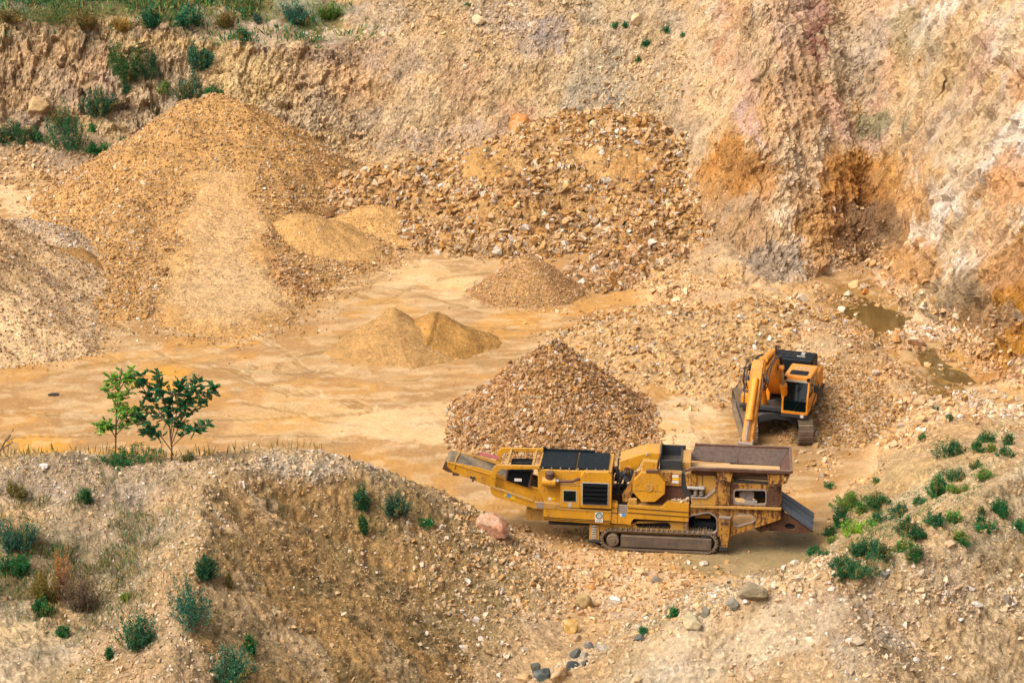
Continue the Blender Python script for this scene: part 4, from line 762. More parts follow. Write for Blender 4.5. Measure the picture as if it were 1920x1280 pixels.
cw = cbox('cabinet_window', M_GLASS, 1096, 602, 1194, 690, A, -.082, -.05, cb, .004); cbox('window_frame', M_LGREY, 1090, 596, 1200, 694, A, -.078, -.06, cb, .004); cbox('label', M_LGREY, 1131, 699, 1160, 735, A, -.078, -.06, cb, 0)
cbox('cabinet_top', M_YELD, 1066, 552, 1228, 566, A, -.085, .12, cb, .006)
ax, az = A(985, 528, -.06); a0 = A(925, 528, -.06)[0]; a1 = A(1035, 528, -.06)[0]
ac = MB().rod((a0, -.08, az), (a1, -.08, az), .155, 20).build('air_cleaner', M_YEL, crusher, .02)
MB().rod((ax, -.08, az + .13), (ax, -.08, az + .30), .15, 18).rod((ax, -.08, az + .30), (ax, -.08, az + .36), .165, 18, .10).build('rain_cap', M_RUST, ac, .012)
MB().rod((ax - .05, -.08, az - .26), (ax - .05, -.08, az - .1), .02, 6).rod((ax + .06, -.08, az - .26), (ax + .06, -.08, az - .1), .02, 6).build('mounting_bolt', M_CHR, ac, 0)
MB().tube([c3(A, 1040, 522, -.08), c3(A, 1075, 527, -.08), c3(A, 1165, 530, -.08), c3(A, 1200, 512, -.08), c3(A, 1232, 508, -.05)], .05, 10).build('intake_pipe', M_RUST, ac, 0, True)
MB().rod(c3(A, 1034, 524, -.08), c3(A, 1058, 526, -.08), .075, 12).build('hose_clamp', M_CHR, ac, 0)
sk_ = cplate('side_skirt', M_YEL, [(937, 740), (1478, 778), (1470, 872), (932, 838)], A, -.04, 1.7, bevel=.015)
cplate('skirt_ledge', M_YELD, [(937, 700), (1066, 712), (1066, 738), (1478, 768), (1478, 780), (936, 744)], A, -.06, .1, parent=sk_, bevel=.006)
for y0, y1 in ((813, 846), (826, 859)): MB().bar(c3(A, 934, y0, -.05), c3(A, 1470, y1, -.05), .012, .022, (0, 1, 0)).build('stripe', M_BLK, sk_, 0)
sg = cbox('sign_plate', M_WHT, 1348, 776, 1410, 857, A, -.062, -.03, crusher, .003)
def ring(mb, cx, cz, r0, r1, t, a0=0, a1=360, n=28, th=.004):
    pts_ = [(cx + r1 * math.cos(R(a0 + (a1 - a0) * k / n)), cz + r1 * math.sin(R(a0 + (a1 - a0) * k / n))) for k in range(n + 1)] + [(cx + r0 * math.cos(R(a0 + (a1 - a0) * k / n)), cz + r0 * math.sin(R(a0 + (a1 - a0) * k / n))) for k in range(n, -1, -1)]
    return mb.plate(pts_, [], SZ, t, t + th)
ex, ez = A(1380, 804, -.066)
ring(MB(), ex, ez, .075, .115, -.068, -60, 240).build('emblem_ring', M_GRN, sg, 0); ring(MB(), ex, ez, .075, .115, -.068, 241, 299, 8).build('emblem_bow', M_RED, sg, 0); ring(MB(), ex, ez, .03, .045, -.068).build('emblem_centre', M_GRN, sg, 0)
lt = MB()
for k in range(3): lt.bx(ex - .1, ex + .1 - .03 * (k == 2), -.0665, -.064, ez - .15 - .028 * k, ez - .14 - .028 * k)
lt.build('print_line', M_LINE, sg, 0)
# discharge conveyor
cv = [(160, 370), (420, 420), (525, 452), (905, 592), (938, 705), (860, 700), (520, 575), (215, 455), (166, 412)]
cvS = [A(x, y, .3) for x, y in cv]
for t in (.3, 1.28):
    o = MB().plate(cvS, [], SZ, t, t + .05).build('conveyor_side', M_YEL if t < 1 else M_YELD, crusher, .01)
    MB().bar((cvS[0][0], t + .02, cvS[0][1]), (cvS[3][0], t + .02, cvS[3][1] + .0), .09, .05).build('side_rail', M_YEL if t < 1 else M_BROWN, o, .008)
aL = A(178, 385, .4); aR = A(905, 640, .4)
dx, dz = aR[0] - aL[0], aR[1] - aL[1]; LL = math.hypot(dx, dz); ux, uz = dx / LL, dz / LL; nx_, nz_ = -uz, ux
loop = []
for k in range(9): a = math.atan2(nz_, nx_) + math.pi * k / 8; loop.append((aL[0] + .13 * math.cos(a), aL[1] + .13 * math.sin(a)))
for k in range(9): a = math.atan2(nz_, nx_) + math.pi + math.pi * k / 8; loop.append((aR[0] + .13 * math.cos(a), aR[1] + .13 * math.sin(a)))
MB().belt(loop, .36, 1.27, .02).build('conveyor_belt', M_BELT, crusher, 0, False)
MB().rod((aL[0], .34, aL[1]), (aL[0], 1.3, aL[1]), .10, 16).build('head_pulley', M_DARK, crusher, 0)
sc_ = MB(); e0 = A(130, 415, .35); sc_.box((e0[0] + .12, .8, e0[1] - .05), (.25, .9, .16), Matrix.Rotation(R(25), 3, 'Y')).box((e0[0] + .42, .5, e0[1] - .22), (.22, .3, .12)).bar((e0[0] + .05, .35, e0[1] + .1), (e0[0] + .3, .35, e0[1] - .16), .05, .1).build('belt_scraper', M_RUST, crusher)
MB().rod(c3(A, 355, 495, .27), c3(A, 355, 495, .35), .045, 10).rod(c3(A, 378, 500, .27), c3(A, 378, 500, .35), .045, 10).rod(c3(A, 370, 522, .27), c3(A, 370, 522, .35), .04, 10).build('tension_bolt', M_BLK, crusher, 0)
MB().bar((cvS[0][0] + .95, 1.36, cvS[0][1] - .08), (cvS[0][0] + 1.6, 1.36, cvS[0][1] - .22), .03, .12).build('red_board', M_PINK, crusher, 0)
q0 = A(222, 400, .28); MB().tube([(q0[0], .28, q0[1] - .08), (q0[0], .29, q0[1] + .06), (q0[0] + .03, .8, q0[1] + .1), (q0[0] + .06, 1.35, q0[1] + .05), (q0[0] + .08, 1.36, q0[1] + .24)], .03, 6).build('tie_strap', M_YELD, crusher, 0)
bf = A(640, 520, .22); bk_ = A(815, 578, .22); tf = A(656, 444, .22); tk = A(850, 447, .22)
cvv = MB().hexa([(bf[0], .2, bf[1]), (bk_[0], .2, bk_[1]), (tk[0], .25, tk[1]), (tf[0], .25, tf[1])], [(bf[0], 1.42, bf[1]), (bk_[0], 1.42, bk_[1]), (tk[0], 1.38, tk[1]), (tf[0], 1.38, tf[1])]).build('dust_cover', M_MATTE, crusher, .02)
cbox('label', M_WHT, 702, 505, 760, 528, A, .185, .21, cvv, 0)
MB().bar((bf[0] - .02, .2, bf[1]), (tf[0] - .02, .25, tf[1] + .03), .05, .05).build('cover_strip', M_RUST, cvv, 0); MB().bar((bk_[0], .2, bk_[1]), (tk[0], .25, tk[1] + .03), .05, .05).build('cover_strip', M_RUST, cvv, 0)
dl = MB()
for t in (.55, .95): dl.hexa([(tf[0] + .02, t, tf[1] + .004), (tk[0] - .02, t, tk[1] + .004), (tk[0] - .02, t + .03, tk[1] + .004), (tf[0] + .02, t + .03, tf[1] + .004)], [(tf[0] + .02, t, tf[1] + .02), (tk[0] - .02, t, tk[1] + .02), (tk[0] - .02, t + .03, tk[1] + .02), (tf[0] + .02, t + .03, tf[1] + .02)])
dl.build('cover_rib', M_DARK, cvv, 0)
hp = [(510, 600), (514, 470), (528, 424), (560, 394), (905, 402), (905, 430), (592, 430), (570, 445), (557, 480), (550, 575), (562, 592), (850, 690), (935, 692), (935, 750), (870, 746), (545, 648), (516, 622)]
hS = [A(x, y, .08) for x, y in hp]
for t in (.05, 1.62):
    ho = MB().plate(hS, [], SZ, t, t + .09).build('guard_hoop', M_YEL, crusher, .015)
    if t < 1:
        ll = [A(x, y, .04) for x, y in [(515, 560), (555, 578), (852, 682), (850, 694), (550, 592), (515, 575)]]
        MB().plate(ll, [], SZ, .02, .14).build('hoop_flange', M_YELD, ho, .006)
        for x0, x1, y0, y1, m_ in ((617, 640, 624, 650, M_LYEL), (640, 672, 628, 655, M_LBLU), (674, 712, 640, 672, M_LYEL)):
            cbox('sticker', m_, x0, y0, x1, y1, A, .042, .06, ho, 0)
        cbox('bracket', M_STEEL, 878, 694, 936, 745, A, .03, .08, ho, .006)
zt = A(700, 412, .08)[1]
for x in (640, 845): x0 = A(x, 412, .08)[0]; MB().bar((x0, .1, zt), (x0 - .0, 1.68, zt), .07, .06).build('cross_bar', M_YELD, crusher, .008)
for x0, y0, x1, y1, m_ in ((973, 657, 996, 678, M_WHT), (997, 658, 1024, 677, M_LYEL)): cbox('sticker', m_, x0, y0, x1, y1, A, .092, .11, crusher, 0)
# legs under the power unit
lg = cplate('support_leg', M_YELD, [(1302, 872), (1378, 876), (1382, 1000), (1300, 998)], A, .1, .45)
st_ = MB()
for k in range(6):
    a = c3(A, 1322, 884 + 19 * k, .08); b = c3(A, 1358, 886 + 19 * k, .08); st_.bar(a, b, .04, .05, (0, 1, 0))
st_.build('step', M_LGREY, lg, .004); cbox('foot_plate', M_DARK, 1290, 996, 1388, 1020, A, .05, .5, lg)
tk_ = cplate('side_tank', M_YEL, [(1478, 702), (1527, 706), (1524, 868), (1474, 862)], A, .0, .3); cplate('tank_tread', M_STEEL, [(1528, 715), (1606, 720), (1604, 800), (1530, 786)], A, .05, .12)
cplate('side_step', M_YEL, [(1526, 785), (1606, 796), (1604, 872), (1524, 866)], A, .02, .3)
for x0, x1, m_ in ((1544, 1562, M_WHT), (1562, 1590, M_LBLU)): cbox('sticker', m_, x0, 788, x1, 808, A, .012, .03, crusher, 0)
MB().bar(c3(A, 1480, 738, -.012), c3(A, 1525, 742, -.012), .012, .02, (0, 1, 0)).build('stripe', M_BLK, tk_, 0); MB().bar(c3(A, 1478, 775, -.012), c3(A, 1525, 782, -.012), .012, .02, (0, 1, 0)).build('stripe', M_BLK, tk_, 0)
# middle: chassis, flywheel guard, jaw box
mc = cplate('chassis_rail', M_YEL, [(112, 712), (390, 732), (432, 692), (607, 702), (602, 852), (440, 843), (165, 828), (146, 848), (140, 880), (108, 876)], B, .0, .35, bevel=.015)
for ya, yb in ((740, 776), (776, 813)): MB().bar(c3(B, 113, ya, -.012), c3(B, 602, yb, -.012), .012, .024, (0, 1, 0)).build('stripe', M_BLK, mc, 0)
cplate('chassis_beam', M_YELD, [(-120, 872), (600, 850), (600, 962), (-120, 930)], B, .14, .24, holes=[[(165, 860), (200, 848), (440, 858), (462, 882), (455, 915), (200, 905)]])
MB().bx(B(-520, 900, .4)[0], B(560, 900, .4)[0], .45, 1.5, .62, 1.15).build('belly_dark_fill', M_DARK, crusher)  # added dark box that fills the underside and keeps it dark
MB().bx(B(-700, 900, .4)[0], B(-400, 900, .4)[0], .5, 1.3, .72, 1.1).build('lower_conveyor', M_YELD, crusher)
ow = cplate('flywheel_guard', M_YEL, [(225, 458), (345, 455), (416, 540), (412, 626), (335, 691), (225, 691), (160, 620), (164, 522)], B, -.06, .3, bevel=.015)
ox, oz = B(286, 578, -.06); MB().rod((ox, -.09, oz), (ox, -.05, oz), .135, 24).build('hub_cap', M_YELD, ow, .008)
MB().bar(c3(B, 162, 600, -.065), c3(B, 412, 612, -.065), .006, .008, (0, 1, 0)).build('guard_seam', M_BROWN, ow, 0)
cplate('guard_top', M_YEL, [(235, 366), (354, 374), (346, 456), (226, 459)], B, .06, .3)
cplate('guard_lip', M_RUST, [(262, 442), (355, 444), (352, 463), (262, 461)], B, -.08, .08, bevel=.004)
cplate('crusher_cowl', M_YEL, [(50, 366), (265, 300), (373, 304), (369, 352), (232, 364), (196, 425), (150, 450), (95, 470), (52, 455)], B, .7, 1.6, bevel=.02)
MB().rod(c3(B, 270, 300, .72), c3(B, 270, 318, .72), .05, 8).build('lifting_eye', M_LGREY, crusher, 0)
cplate('rear_guard', M_YELR, [(214, 440), (168, 520), (160, 600), (130, 690), (75, 692), (72, 640), (125, 560), (170, 450)], B, .14, .3, bevel=.008)
cplate('guard_bracket', M_YELD, [(120, 672), (188, 676), (188, 712), (120, 708)], B, .02, .2)
rr = random.Random(3)
for k in range(26):
    x = rr.uniform(-8, 190); y = rr.uniform(420, 700); t = rr.uniform(.35, 1.4); p = B(x, y, t); s_ = rr.uniform(.06, .2)
    MB().box((p[0], t, p[1]), (s_, s_ * rr.uniform(.8, 2), s_ * rr.uniform(.7, 1.8)), Matrix.Rotation(rr.uniform(0, 1), 3, 'Y')).build('pump', M_DARK, crusher, .01)
MB().bx(B(-12, 600, .5)[0], B(240, 600, .5)[0], .5, 1.5, .95, 1.75).build('gearbox', M_RUST, crusher, .02)
hs = MB()
for k in range(9):
    x = rr.uniform(0, 170); P = [c3(B, x + rr.uniform(-18, 18), y, .3 + rr.uniform(-.06, .1)) for y in (430, 490, 560, 620, 690)]; hs.tube(P, .018, 6)
hs.build('hydraulic_hose', M_BLK, crusher, 0, True)
MB().tube([c3(B, 60, 346, .3), c3(B, 42, 346, .3), c3(B, 38, 420, .3), c3(B, 28, 600, .3)], .025, 6).build('grab_rail', M_BLK, crusher, 0)
gk = [(c3(B, 85 + rr.uniform(0, 55), 405 + rr.uniform(0, 60), .4 + rr.uniform(0, .3))) for _ in range(9)]
gV, gT, gC = stones_arrays(np.array(gk, F32), np.full(9, .1, F32), np.tile(lin('b5813a'), (9, 1))); np_mesh('caked_dirt', gV, tris=gT, mat=M_STONE, col=gC, parent=crusher)
cplate('inner_panel', M_RUST, [(416, 560), (545, 566), (612, 590), (612, 705), (432, 690), (390, 735), (190, 715), (330, 692)], B, .2, .3)
cplate('jaw_frame', M_YELR, [(352, 452), (547, 462), (545, 566), (416, 560), (414, 535)], B, .12, .4)
jw = cplate('jaw_frame', M_YELR, [(575, 462), (665, 466), (665, 570), (585, 570)], B, .1, .4)
for x0, y0, x1, y1, m_ in ((471, 476, 522, 498, M_WHT), (471, 500, 522, 520, M_LYEL), (471, 521, 522, 543, M_WHT)): cbox('sticker', m_, x0, y0, x1, y1, B, .108, .13, crusher, 0)
cplate('gap_shade_plate', M_DARK, [(545, 460), (578, 464), (590, 600), (625, 620), (620, 700), (545, 600)], B, .16, .5)  # solid dark plate standing in for the shade in the gap
cplate('feed_panel', M_YELD, [(665, 466), (822, 474), (820, 600), (740, 660), (725, 590), (665, 572)], B, .18, .4); cplate('panel_seam', M_BROWN, [(712, 470), (718, 470), (718, 590), (712, 590)], B, .172, .19, bevel=0)
ja = B(372, 345, .35); jb = B(545, 455, .35)
jx = MB(); jx.bx(ja[0], jb[0], .35, .41, jb[1], ja[1] - .05).bx(ja[0], jb[0] + .1, 1.6, 1.66, jb[1], ja[1] + .0).bx(ja[0] - .0, ja[0] + .05, .41, 1.6, jb[1], ja[1] + .02).bx(jb[0] - .04, jb[0], .41, 1.6, jb[1], ja[1] - .08).bx(ja[0] + .05, jb[0] - .04, .41, 1.6, jb[1] - .1, jb[1] + .1)
jx.build('jaw_box', M_DARK, crusher); cplate('jaw_box_flange', M_RUST, [(373, 303), (382, 305), (358, 448), (346, 446)], B, .3, 1.6)
cplate('feed_pan', M_YELD, [(545, 372), (620, 376), (620, 452), (545, 452)], B, .5, 1.6)
cplate('spring_mount', M_YELD, [(620, 664), (742, 666), (818, 602), (818, 722), (625, 716)], B, .04, .3); cplate('mount_edge', M_STEEL, [(620, 655), (738, 658), (812, 596), (818, 604), (744, 668), (620, 666)], B, .0, .3, bevel=.004)
for x0 in (657, 704):
    c0 = B(x0, 650, .0); c1 = B(x0, 594, .0); MB().tube([(c0[0] + .06 * math.cos(k * .7), .08 + .06 * math.sin(k * .7), c0[1] + (c1[1] - c0[1]) * k / 40) for k in range(41)], .016, 6).build('coil_spring', M_STEEL, crusher, 0, True)
cplate('spring_plate', M_LGREY, [(590, 576), (728, 584), (728, 594), (590, 588)], B, -.02, .25, bevel=.004)
# hopper
zr = B(1000, 440, -.1)[1]; s0 = B(640, 430, -.1)[0]; s1 = B(1420, 470, -.1)[0]; sC = B(597, 440, -.1)[0]
hop = MB().bx(s0 - .02, s1, -.13, -.02, zr - .06, zr + .05).hexa([(s0, -.13, zr - .06), (s0, -.13, zr + .05), (s0, -.02, zr + .05), (s0, -.02, zr - .06)], [(sC - .08, -.06, zr - .15), (sC - .08, -.06, zr - .06), (sC - .08, .05, zr - .06), (sC - .08, .05, zr - .15)]).build('hopper_rim', M_RUST, crusher, .012)
def slab(name, q, th, mat):                         # sloping wall: quad pushed outwards
    q = [Vector(p) for p in q]; n = (q[1] - q[0]).cross(q[3] - q[0]).normalized() * th
    return MB().hexa(q, [p + n for p in q]).build(name, mat, crusher, .008)
TF = 2.02
slab('hopper_wall', [(sC + .0, 1.62, zr - .36), (s1 - .32, 1.50, zr - .42), (s1, TF, zr + .02), (s0 + .02, TF, zr + .02)], -.05, M_HOP)
slab('hopper_wall', [(s0, -.02, zr), (s1, -.02, zr), (s1 - .32, .35, zr - .42), (sC, .3, zr - .42)], -.04, M_RUST)
slab('hopper_wall', [(s1, -.02, zr), (s1, TF, zr + .02), (s1 - .32, 1.5, zr - .42), (s1 - .32, .35, zr - .42)], -.05, M_RUST)
MB().bx(s0, s1 + .04, TF - .03, TF + .07, zr - .03, zr + .06).bx(s1 - .03, s1 + .06, -.1, TF, zr - .04, zr + .055).build('hopper_rim', M_RUST, crusher, .012)
MB().bar((s0 + 1.45, TF - .005, zr - .02), (s0 + 1.38, 1.53, zr - .385), .012, .02).build('wall_seam', M_BROWN, crusher, 0)
MB().bx(sC - .3, s1 - .3, .25, 1.56, zr - .64, zr - .43).build('feed_dust', M_SANDF, crusher, .02)
for x0, x1, xa2, xb2 in ((826, 960, 838, 938), (1230, 1372, 1245, 1360)): cplate('hopper_bracket', M_YELR, [(x0, 446 + (x0 - 826) * .055), (x1, 452 + (x0 - 826) * .055), (xb2, 534 + (x0 - 826) * .05), (xa2, 530 + (x0 - 826) * .05)], B, -.06, .3)
cplate('feeder_side', M_YELD, [(830, 470), (1345, 490), (1345, 560), (830, 545)], B, .3, .45); cplate('feeder_ledge', M_STEEL, [(962, 484), (1236, 496), (1236, 504), (962, 492)], B, .2, .3, bevel=.004); cplate('feeder_ledge', M_DARK, [(965, 520), (1240, 548), (1240, 556), (965, 536)], B, .1, .3, bevel=.004)
cplate('end_bracket', M_YELR, [(1385, 482), (1412, 480), (1388, 545), (1352, 552), (1352, 540), (1378, 530)], B, .0, .12)
for x in (880, 1300): p = B(x, 522 + (x - 880) * .09, -.08); MB().box((p[0], -.08, p[1]), (.2, .08, .06)).box((p[0], -.1, p[1] - .09), (.07, .1, .14)).rod((p[0] - .05, -.12, p[1] + .05), (p[0] + .05, -.12, p[1] + .05), .035, 8).build('clamp', M_BROWN, crusher, .006)
# frame under the hopper
cplate('frame_post', M_YELR, [(816, 528), (934, 540), (928, 722), (812, 716)], B, .04, .26)
cplate('frame_side', M_YELR, [(930, 540), (1348, 558), (1342, 748), (925, 732)], B, .1, .17, holes=[[(966, 596), (1222, 598), (1222, 712), (1180, 716), (968, 704)]])
MB().plate([B(x, y, .09) for x, y in [(934, 542), (1000, 546), (1000, 576), (964, 596), (962, 730), (928, 728)]], [], SZ, .085, .1).build('rust_plate', M_BROWN, crusher, .004)
MB().plate([B(x, y, .09) for x, y in [(1246, 566), (1340, 572), (1338, 742), (1216, 738), (1228, 690), (1232, 610)]], [], SZ, .09, .1).build('rust_plate', M_BROWN, crusher, .004)
rim = rpoly([B(x, y, .08) for x, y in [(960, 588), (1228, 592), (1226, 718), (1180, 722), (962, 710)]], .1); rin = rpoly([B(x, y, .08) for x, y in [(970, 600), (1218, 603), (1217, 708), (1178, 711), (972, 700)]], .09)
MB().plate(rim, [rin], SZ, .07, .17).build('opening_rim', M_STEEL, crusher, .004)
MB().bx(B(900, 600, .6)[0], B(1300, 600, .6)[0], .75, 1.6, 1.7, 2.5).build('opening_shade_box', M_DARK, crusher)  # added dark box standing in for the shade inside the opening
p = B(1085, 640, .3); q = B(1060, 636, .3); MB().rod((p[0] - .02, .3, p[1]), (p[0] - .02, .7, p[1]), .19, 20).rod((q[0] - .1, .28, q[1]), (q[0] - .1, .6, q[1]), .12, 16).build('vibrator_motor', M_STEEL, crusher, .01)
cbox('motor_shelf', M_LGREY, 1052, 684, 1150, 700, B, .25, .4)
cplate('frame_ledge', M_YELD, [(618, 722), (1344, 744), (1342, 760), (618, 738)], B, .0, .2, bevel=.005)
low = [(560, 732), (1342, 756), (1338, 832), (1130, 902), (930, 968), (560, 962)]
h1 = [(600, 806), (765, 774), (828, 818), (828, 925), (800, 944), (592, 932), (578, 905)]; h2 = [(962, 800), (990, 786), (1112, 794), (1142, 832), (1122, 852), (992, 892), (964, 872)]
lp = [B(x, y, .12) for x, y in low]; lh = [rpoly([B(x, y, .12) for x, y in h], .1) for h in (h1, h2)]
for t in (.12, 1.72): MB().plate(lp, lh, SZ, t, t + .08).build('frame_side', M_YELR, crusher, .01)
for h in (h1, h2):
    cx = sum(x for x, _ in h) / len(h); cy = sum(y for _, y in h) / len(h)
    o_ = rpoly([B(cx + (x - cx) * 1.04, cy + (y - cy) * 1.08, .1) for x, y in h], .11); i_ = rpoly([B(cx + (x - cx) * .97, cy + (y - cy) * .95, .1) for x, y in h], .1)
    MB().plate(o_, [i_], SZ, .085, .2).build('opening_rim', M_STEEL, crusher, .003)
p = B(640, 885, .6); q = B(812, 885, .6); MB().rod((p[0], .75, p[1]), (q[0] - .0, .75, p[1]), .27, 20).rod((p[0] + .12, .75, p[1]), (p[0] + .17, .75, p[1]), .29, 20).build('hydraulic_tank', M_NAVY, crusher, .01)
MB().bx(p[0] - .2, q[0] + .2, 1.1, 1.15, .6, 1.6).build('bulkhead', M_DARK, crusher); MB().bx(p[0] + .05, q[0] - .15, .5, .6, p[1] + .33, p[1] + .46).build('cross_member', M_YELD, crusher)
lg2 = cplate('support_leg', M_YELR, [(850, 822), (936, 824), (926, 966), (912, 1058), (868, 1056), (850, 966)], B, -.04, .25)
cplate('leg_cap', M_STEEL, [(846, 816), (940, 820), (940, 830), (846, 826)], B, -.06, .1, parent=lg2, bevel=.004); cbox('foot_plate', M_DARK, 850, 1050, 914, 1086, B, -.02, .35, lg2); MB().plate([B(x, y, -.05) for x, y in [(862, 850), (926, 852), (922, 880), (862, 876)]], [], SZ, -.052, -.03).build('rust_patch', M_BROWN, lg2, 0)
# loading ramp at the tail
ch = [(1128, 905), (1180, 880), (1300, 838), (1338, 762), (1400, 796), (1500, 866), (1604, 932), (1448, 948), (1262, 908), (1182, 938)]
chP = [B(x, y, .3) for x, y in ch]; chH = [rpoly([B(x, y, .3) for x, y in [(1368, 880), (1390, 858), (1450, 876), (1458, 905), (1430, 916), (1385, 908)]], .08)]
for t in (.3, 1.5): MB().plate(chP, chH, SZ, t, t + .06).build('tail_side', M_BROWN, crusher, .008)
MB().bar(c3(B, 1130, 896, .26), c3(B, 1300, 838, .26), .06, .05).build('tail_rod', M_RUST, crusher)
MB().bx(B(1200, 900, .3)[0], B(1500, 900, .3)[0], .45, 1.45, .72, .86).build('tail_floor', M_DARK, crusher)
ra = B(1340, 742, .25); rb2 = B(1585, 918, .25); rs = MB()
for k, (t0, t1) in enumerate(((.22, .60), (.61, 1.02), (1.03, 1.46))):
    z_ = .015 * k; rs.hexa([(ra[0], t0, ra[1] + z_), (rb2[0] + .03 * k, t0, rb2[1] + z_), (rb2[0] + .03 * k, t1, rb2[1] + z_), (ra[0], t1, ra[1] + z_)], [(ra[0] + .04, t0, ra[1] + .09 + z_), (rb2[0] + .05 + .03 * k, t0, rb2[1] + .09 + z_), (rb2[0] + .05 + .03 * k, t1, rb2[1] + .09 + z_), (ra[0] + .04, t1, ra[1] + .09 + z_)])
rs.build('rubber_ramp', M_RAMP, crusher, .012)
# tracks
xL = A(1400, 1015, .0)[0]; xR = B(824, 1040, .0)[0]; TL = xR - xL
for y0, y1 in ((0.0, .44), (1.42, 1.86)):
    lp_ = [(x + xL, z + .03) for x, z in track_loop(TL, .66)]
    tr = MB().belt(lp_, y0 + .02, y1 - .02, .045); track_shoes(tr, lp_, y0, y1, .165, .035, .05); trk = tr.build('crawler_track', M_TRACK, crusher, 0)
    MB().bx(xL + .62, xR - .16, y0 - .02, y1 - .1, .13, .52).build('track_frame', M_TRKF, trk, .02)
    MB().rod((xL + .36, y0 - .05, .36), (xL + .36, y1, .36), .2, 20).rod((xL + .36, y0 - .08, .36), (xL + .36, y0, .36), .1, 14).build('drive_wheel', M_TRACK, trk, .015)
    MB().rod((xR - .36, y0 + .04, .36), (xR - .36, y1 - .04, .36), .24, 18).build('idler_wheel', M_DARK, trk, .015)
# spilled stones lying on the chassis rail
n = 60; sp = np.array([c3(B, rr.uniform(470, 604), rr.uniform(664, 694), rr.uniform(.02, .3)) for _ in range(n)], F32)
V_, T_, K_ = stones_arrays(sp, sizes(n, .025, .07), pal('white', n)); o = np_mesh('spilled_stones', V_, tris=T_, mat=M_STONE, col=K_); o.location = crusher.location; o.rotation_euler = crusher.rotation_euler
tag(o, 'small heap of whitish stones spilled on the crusher chassis beside the flywheel guard', 'stones', kind='stuff')
# ------------------------------------------------------------------ excavator: undercarriage square to the camera, house swung a little to its right
EXO = Vector((10.12, 75.75, .02)); exc = empty('excavator', EXO)
tag(exc, 'orange tracked excavator parked facing the crusher, its arm lowered behind the hopper', 'excavator')
UC = R(-90)                                       # track direction: local x points at the camera
def M2(ang): return Matrix.Rotation(ang, 4, 'Z')
def part(mb, name, mat, parent=None, frame=None, **k):
    o = mb.build(name, mat, parent or exc, **k)
    if frame is not None and parent is None: o.matrix_local = frame
    return o
FU, FH = Matrix.Translation((-.32, 0, 0)) @ M2(UC), M2(R(-90 - 19))                    # undercarriage and house frames: +x forward, +y to the right of the picture
L_ = 4.35
for s_ in (-1, 1):
    y0, y1 = (s_ * 1.02 - .27, s_ * 1.02 + .27); lp_ = [(x - L_ / 2, z) for x, z in track_loop(L_, .86)]
    tr = MB().belt(lp_, y0 + .04, y1 - .04, .05); track_shoes(tr, lp_, y0, y1, .19, .035, .03); trk = part(tr, 'crawler_track', M_TRACK, frame=FU, bevel=0)
    MB().bx(-L_ / 2 + .55, L_ / 2 - .55, y0 + .12, y1 - .12, .22, .66).bx(-L_ / 2 + .4, L_ / 2 - .4, y0 + .2, y1 - .2, .66, .74).build('track_frame', M_DARK, trk, .02)
    MB().rod((L_ / 2 - .43, y0 + .15, .43), (L_ / 2 - .43, y1 - .15, .43), .33, 18).build('idler_wheel', M_DARK, trk, .01); MB().rod((-L_ / 2 + .43, y0 + .15, .43), (-L_ / 2 + .43, y1 - .15, .43), .34, 18).build('drive_wheel', M_DARK, trk, .01)
arch = [(-.82, .34), (-.72, .52), (-.45, .66), (0, .73), (.45, .66), (.72, .52), (.82, .34), (.83, .62), (.75, .84), (.5, .95), (0, .99), (-.5, .95), (-.75, .84), (-.83, .62)]
part(MB().plate(arch, [], lambda a, b, t: (t, a, b), -1.15, 1.25), 'undercarriage_frame', M_DARK, frame=FU, bevel=.02)
part(MB().rod((0, 0, .9), (0, 0, 1.12), .68, 28), 'slew_ring', M_DARK, frame=FU, bevel=.01)
# house
H = lambda mb, name, mat, **k: part(mb, name, mat, frame=FH, **k)
H(MB().bx(-2.0, 1.35, -1.28, 1.28, 1.06, 1.22).bx(1.2, 1.62, .36, 1.3, 1.0, 1.16), 'deck', M_DARK, bevel=.02)
cwp = [(-1.95, -1.22), (-2.2, -1.0), (-2.32, -.5), (-2.36, 0), (-2.32, .5), (-2.2, 1.0), (-1.95, 1.2), (-1.75, 1.2), (-1.75, -1.22)]
H(MB().plate(cwp, [], lambda a, b, t: (a, b, t), 1.05, 1.95), 'counterweight', M_ORG, bevel=.05)
H(MB().bx(-1.74, -.05, -1.3, -.62, 1.22, 1.84), 'side_body', M_ORG, bevel=.04)
sb = H(MB().bx(-1.74, -.02, .64, 1.22, 1.22, 2.0), 'side_body', M_ORG, bevel=.05)
vt = MB()
for k in range(4): vt.bx(-1.2 + k * .13, -1.13 + k * .13, 1.0, 1.16, 1.995, 2.012)
vt.build('vent_slot', M_BLK, sb, 0)
hd = H(MB().bx(-1.95, -.95, -.75, .98, 1.84, 2.42), 'engine_hood', M_NAVY, bevel=.07)
hv = MB()
for i in range(3):
    for j in range(2): hv.bx(-1.62 + j * .3, -1.42 + j * .3, -.42 + i * .26, -.22 + i * .26, 2.418, 2.432)
hv.build('hood_vent', M_BLK, hd, 0); MB().bx(-1.3, -1.24, .30, .62, 2.42, 2.445).bx(-1.68, -1.46, .42, .56, 2.42, 2.46).build('hood_latch', M_LGREY, hd, .004)
MB().bx(-.95, -.93, .1, .8, 1.84, 2.2).build('hood_front', M_BLK, hd, 0)
H(MB().rod((-1.75, -.62, 2.2), (-1.75, -.62, 2.62), .05, 10).rod((-1.6, -.5, 2.2), (-1.6, -.5, 2.55), .035, 8), 'exhaust_pipe', M_RUST, bevel=0)
H(MB().bx(-.05, .62, -1.28, -.66, 1.22, 1.84), 'fuel_tank', M_ORG, bevel=.04)
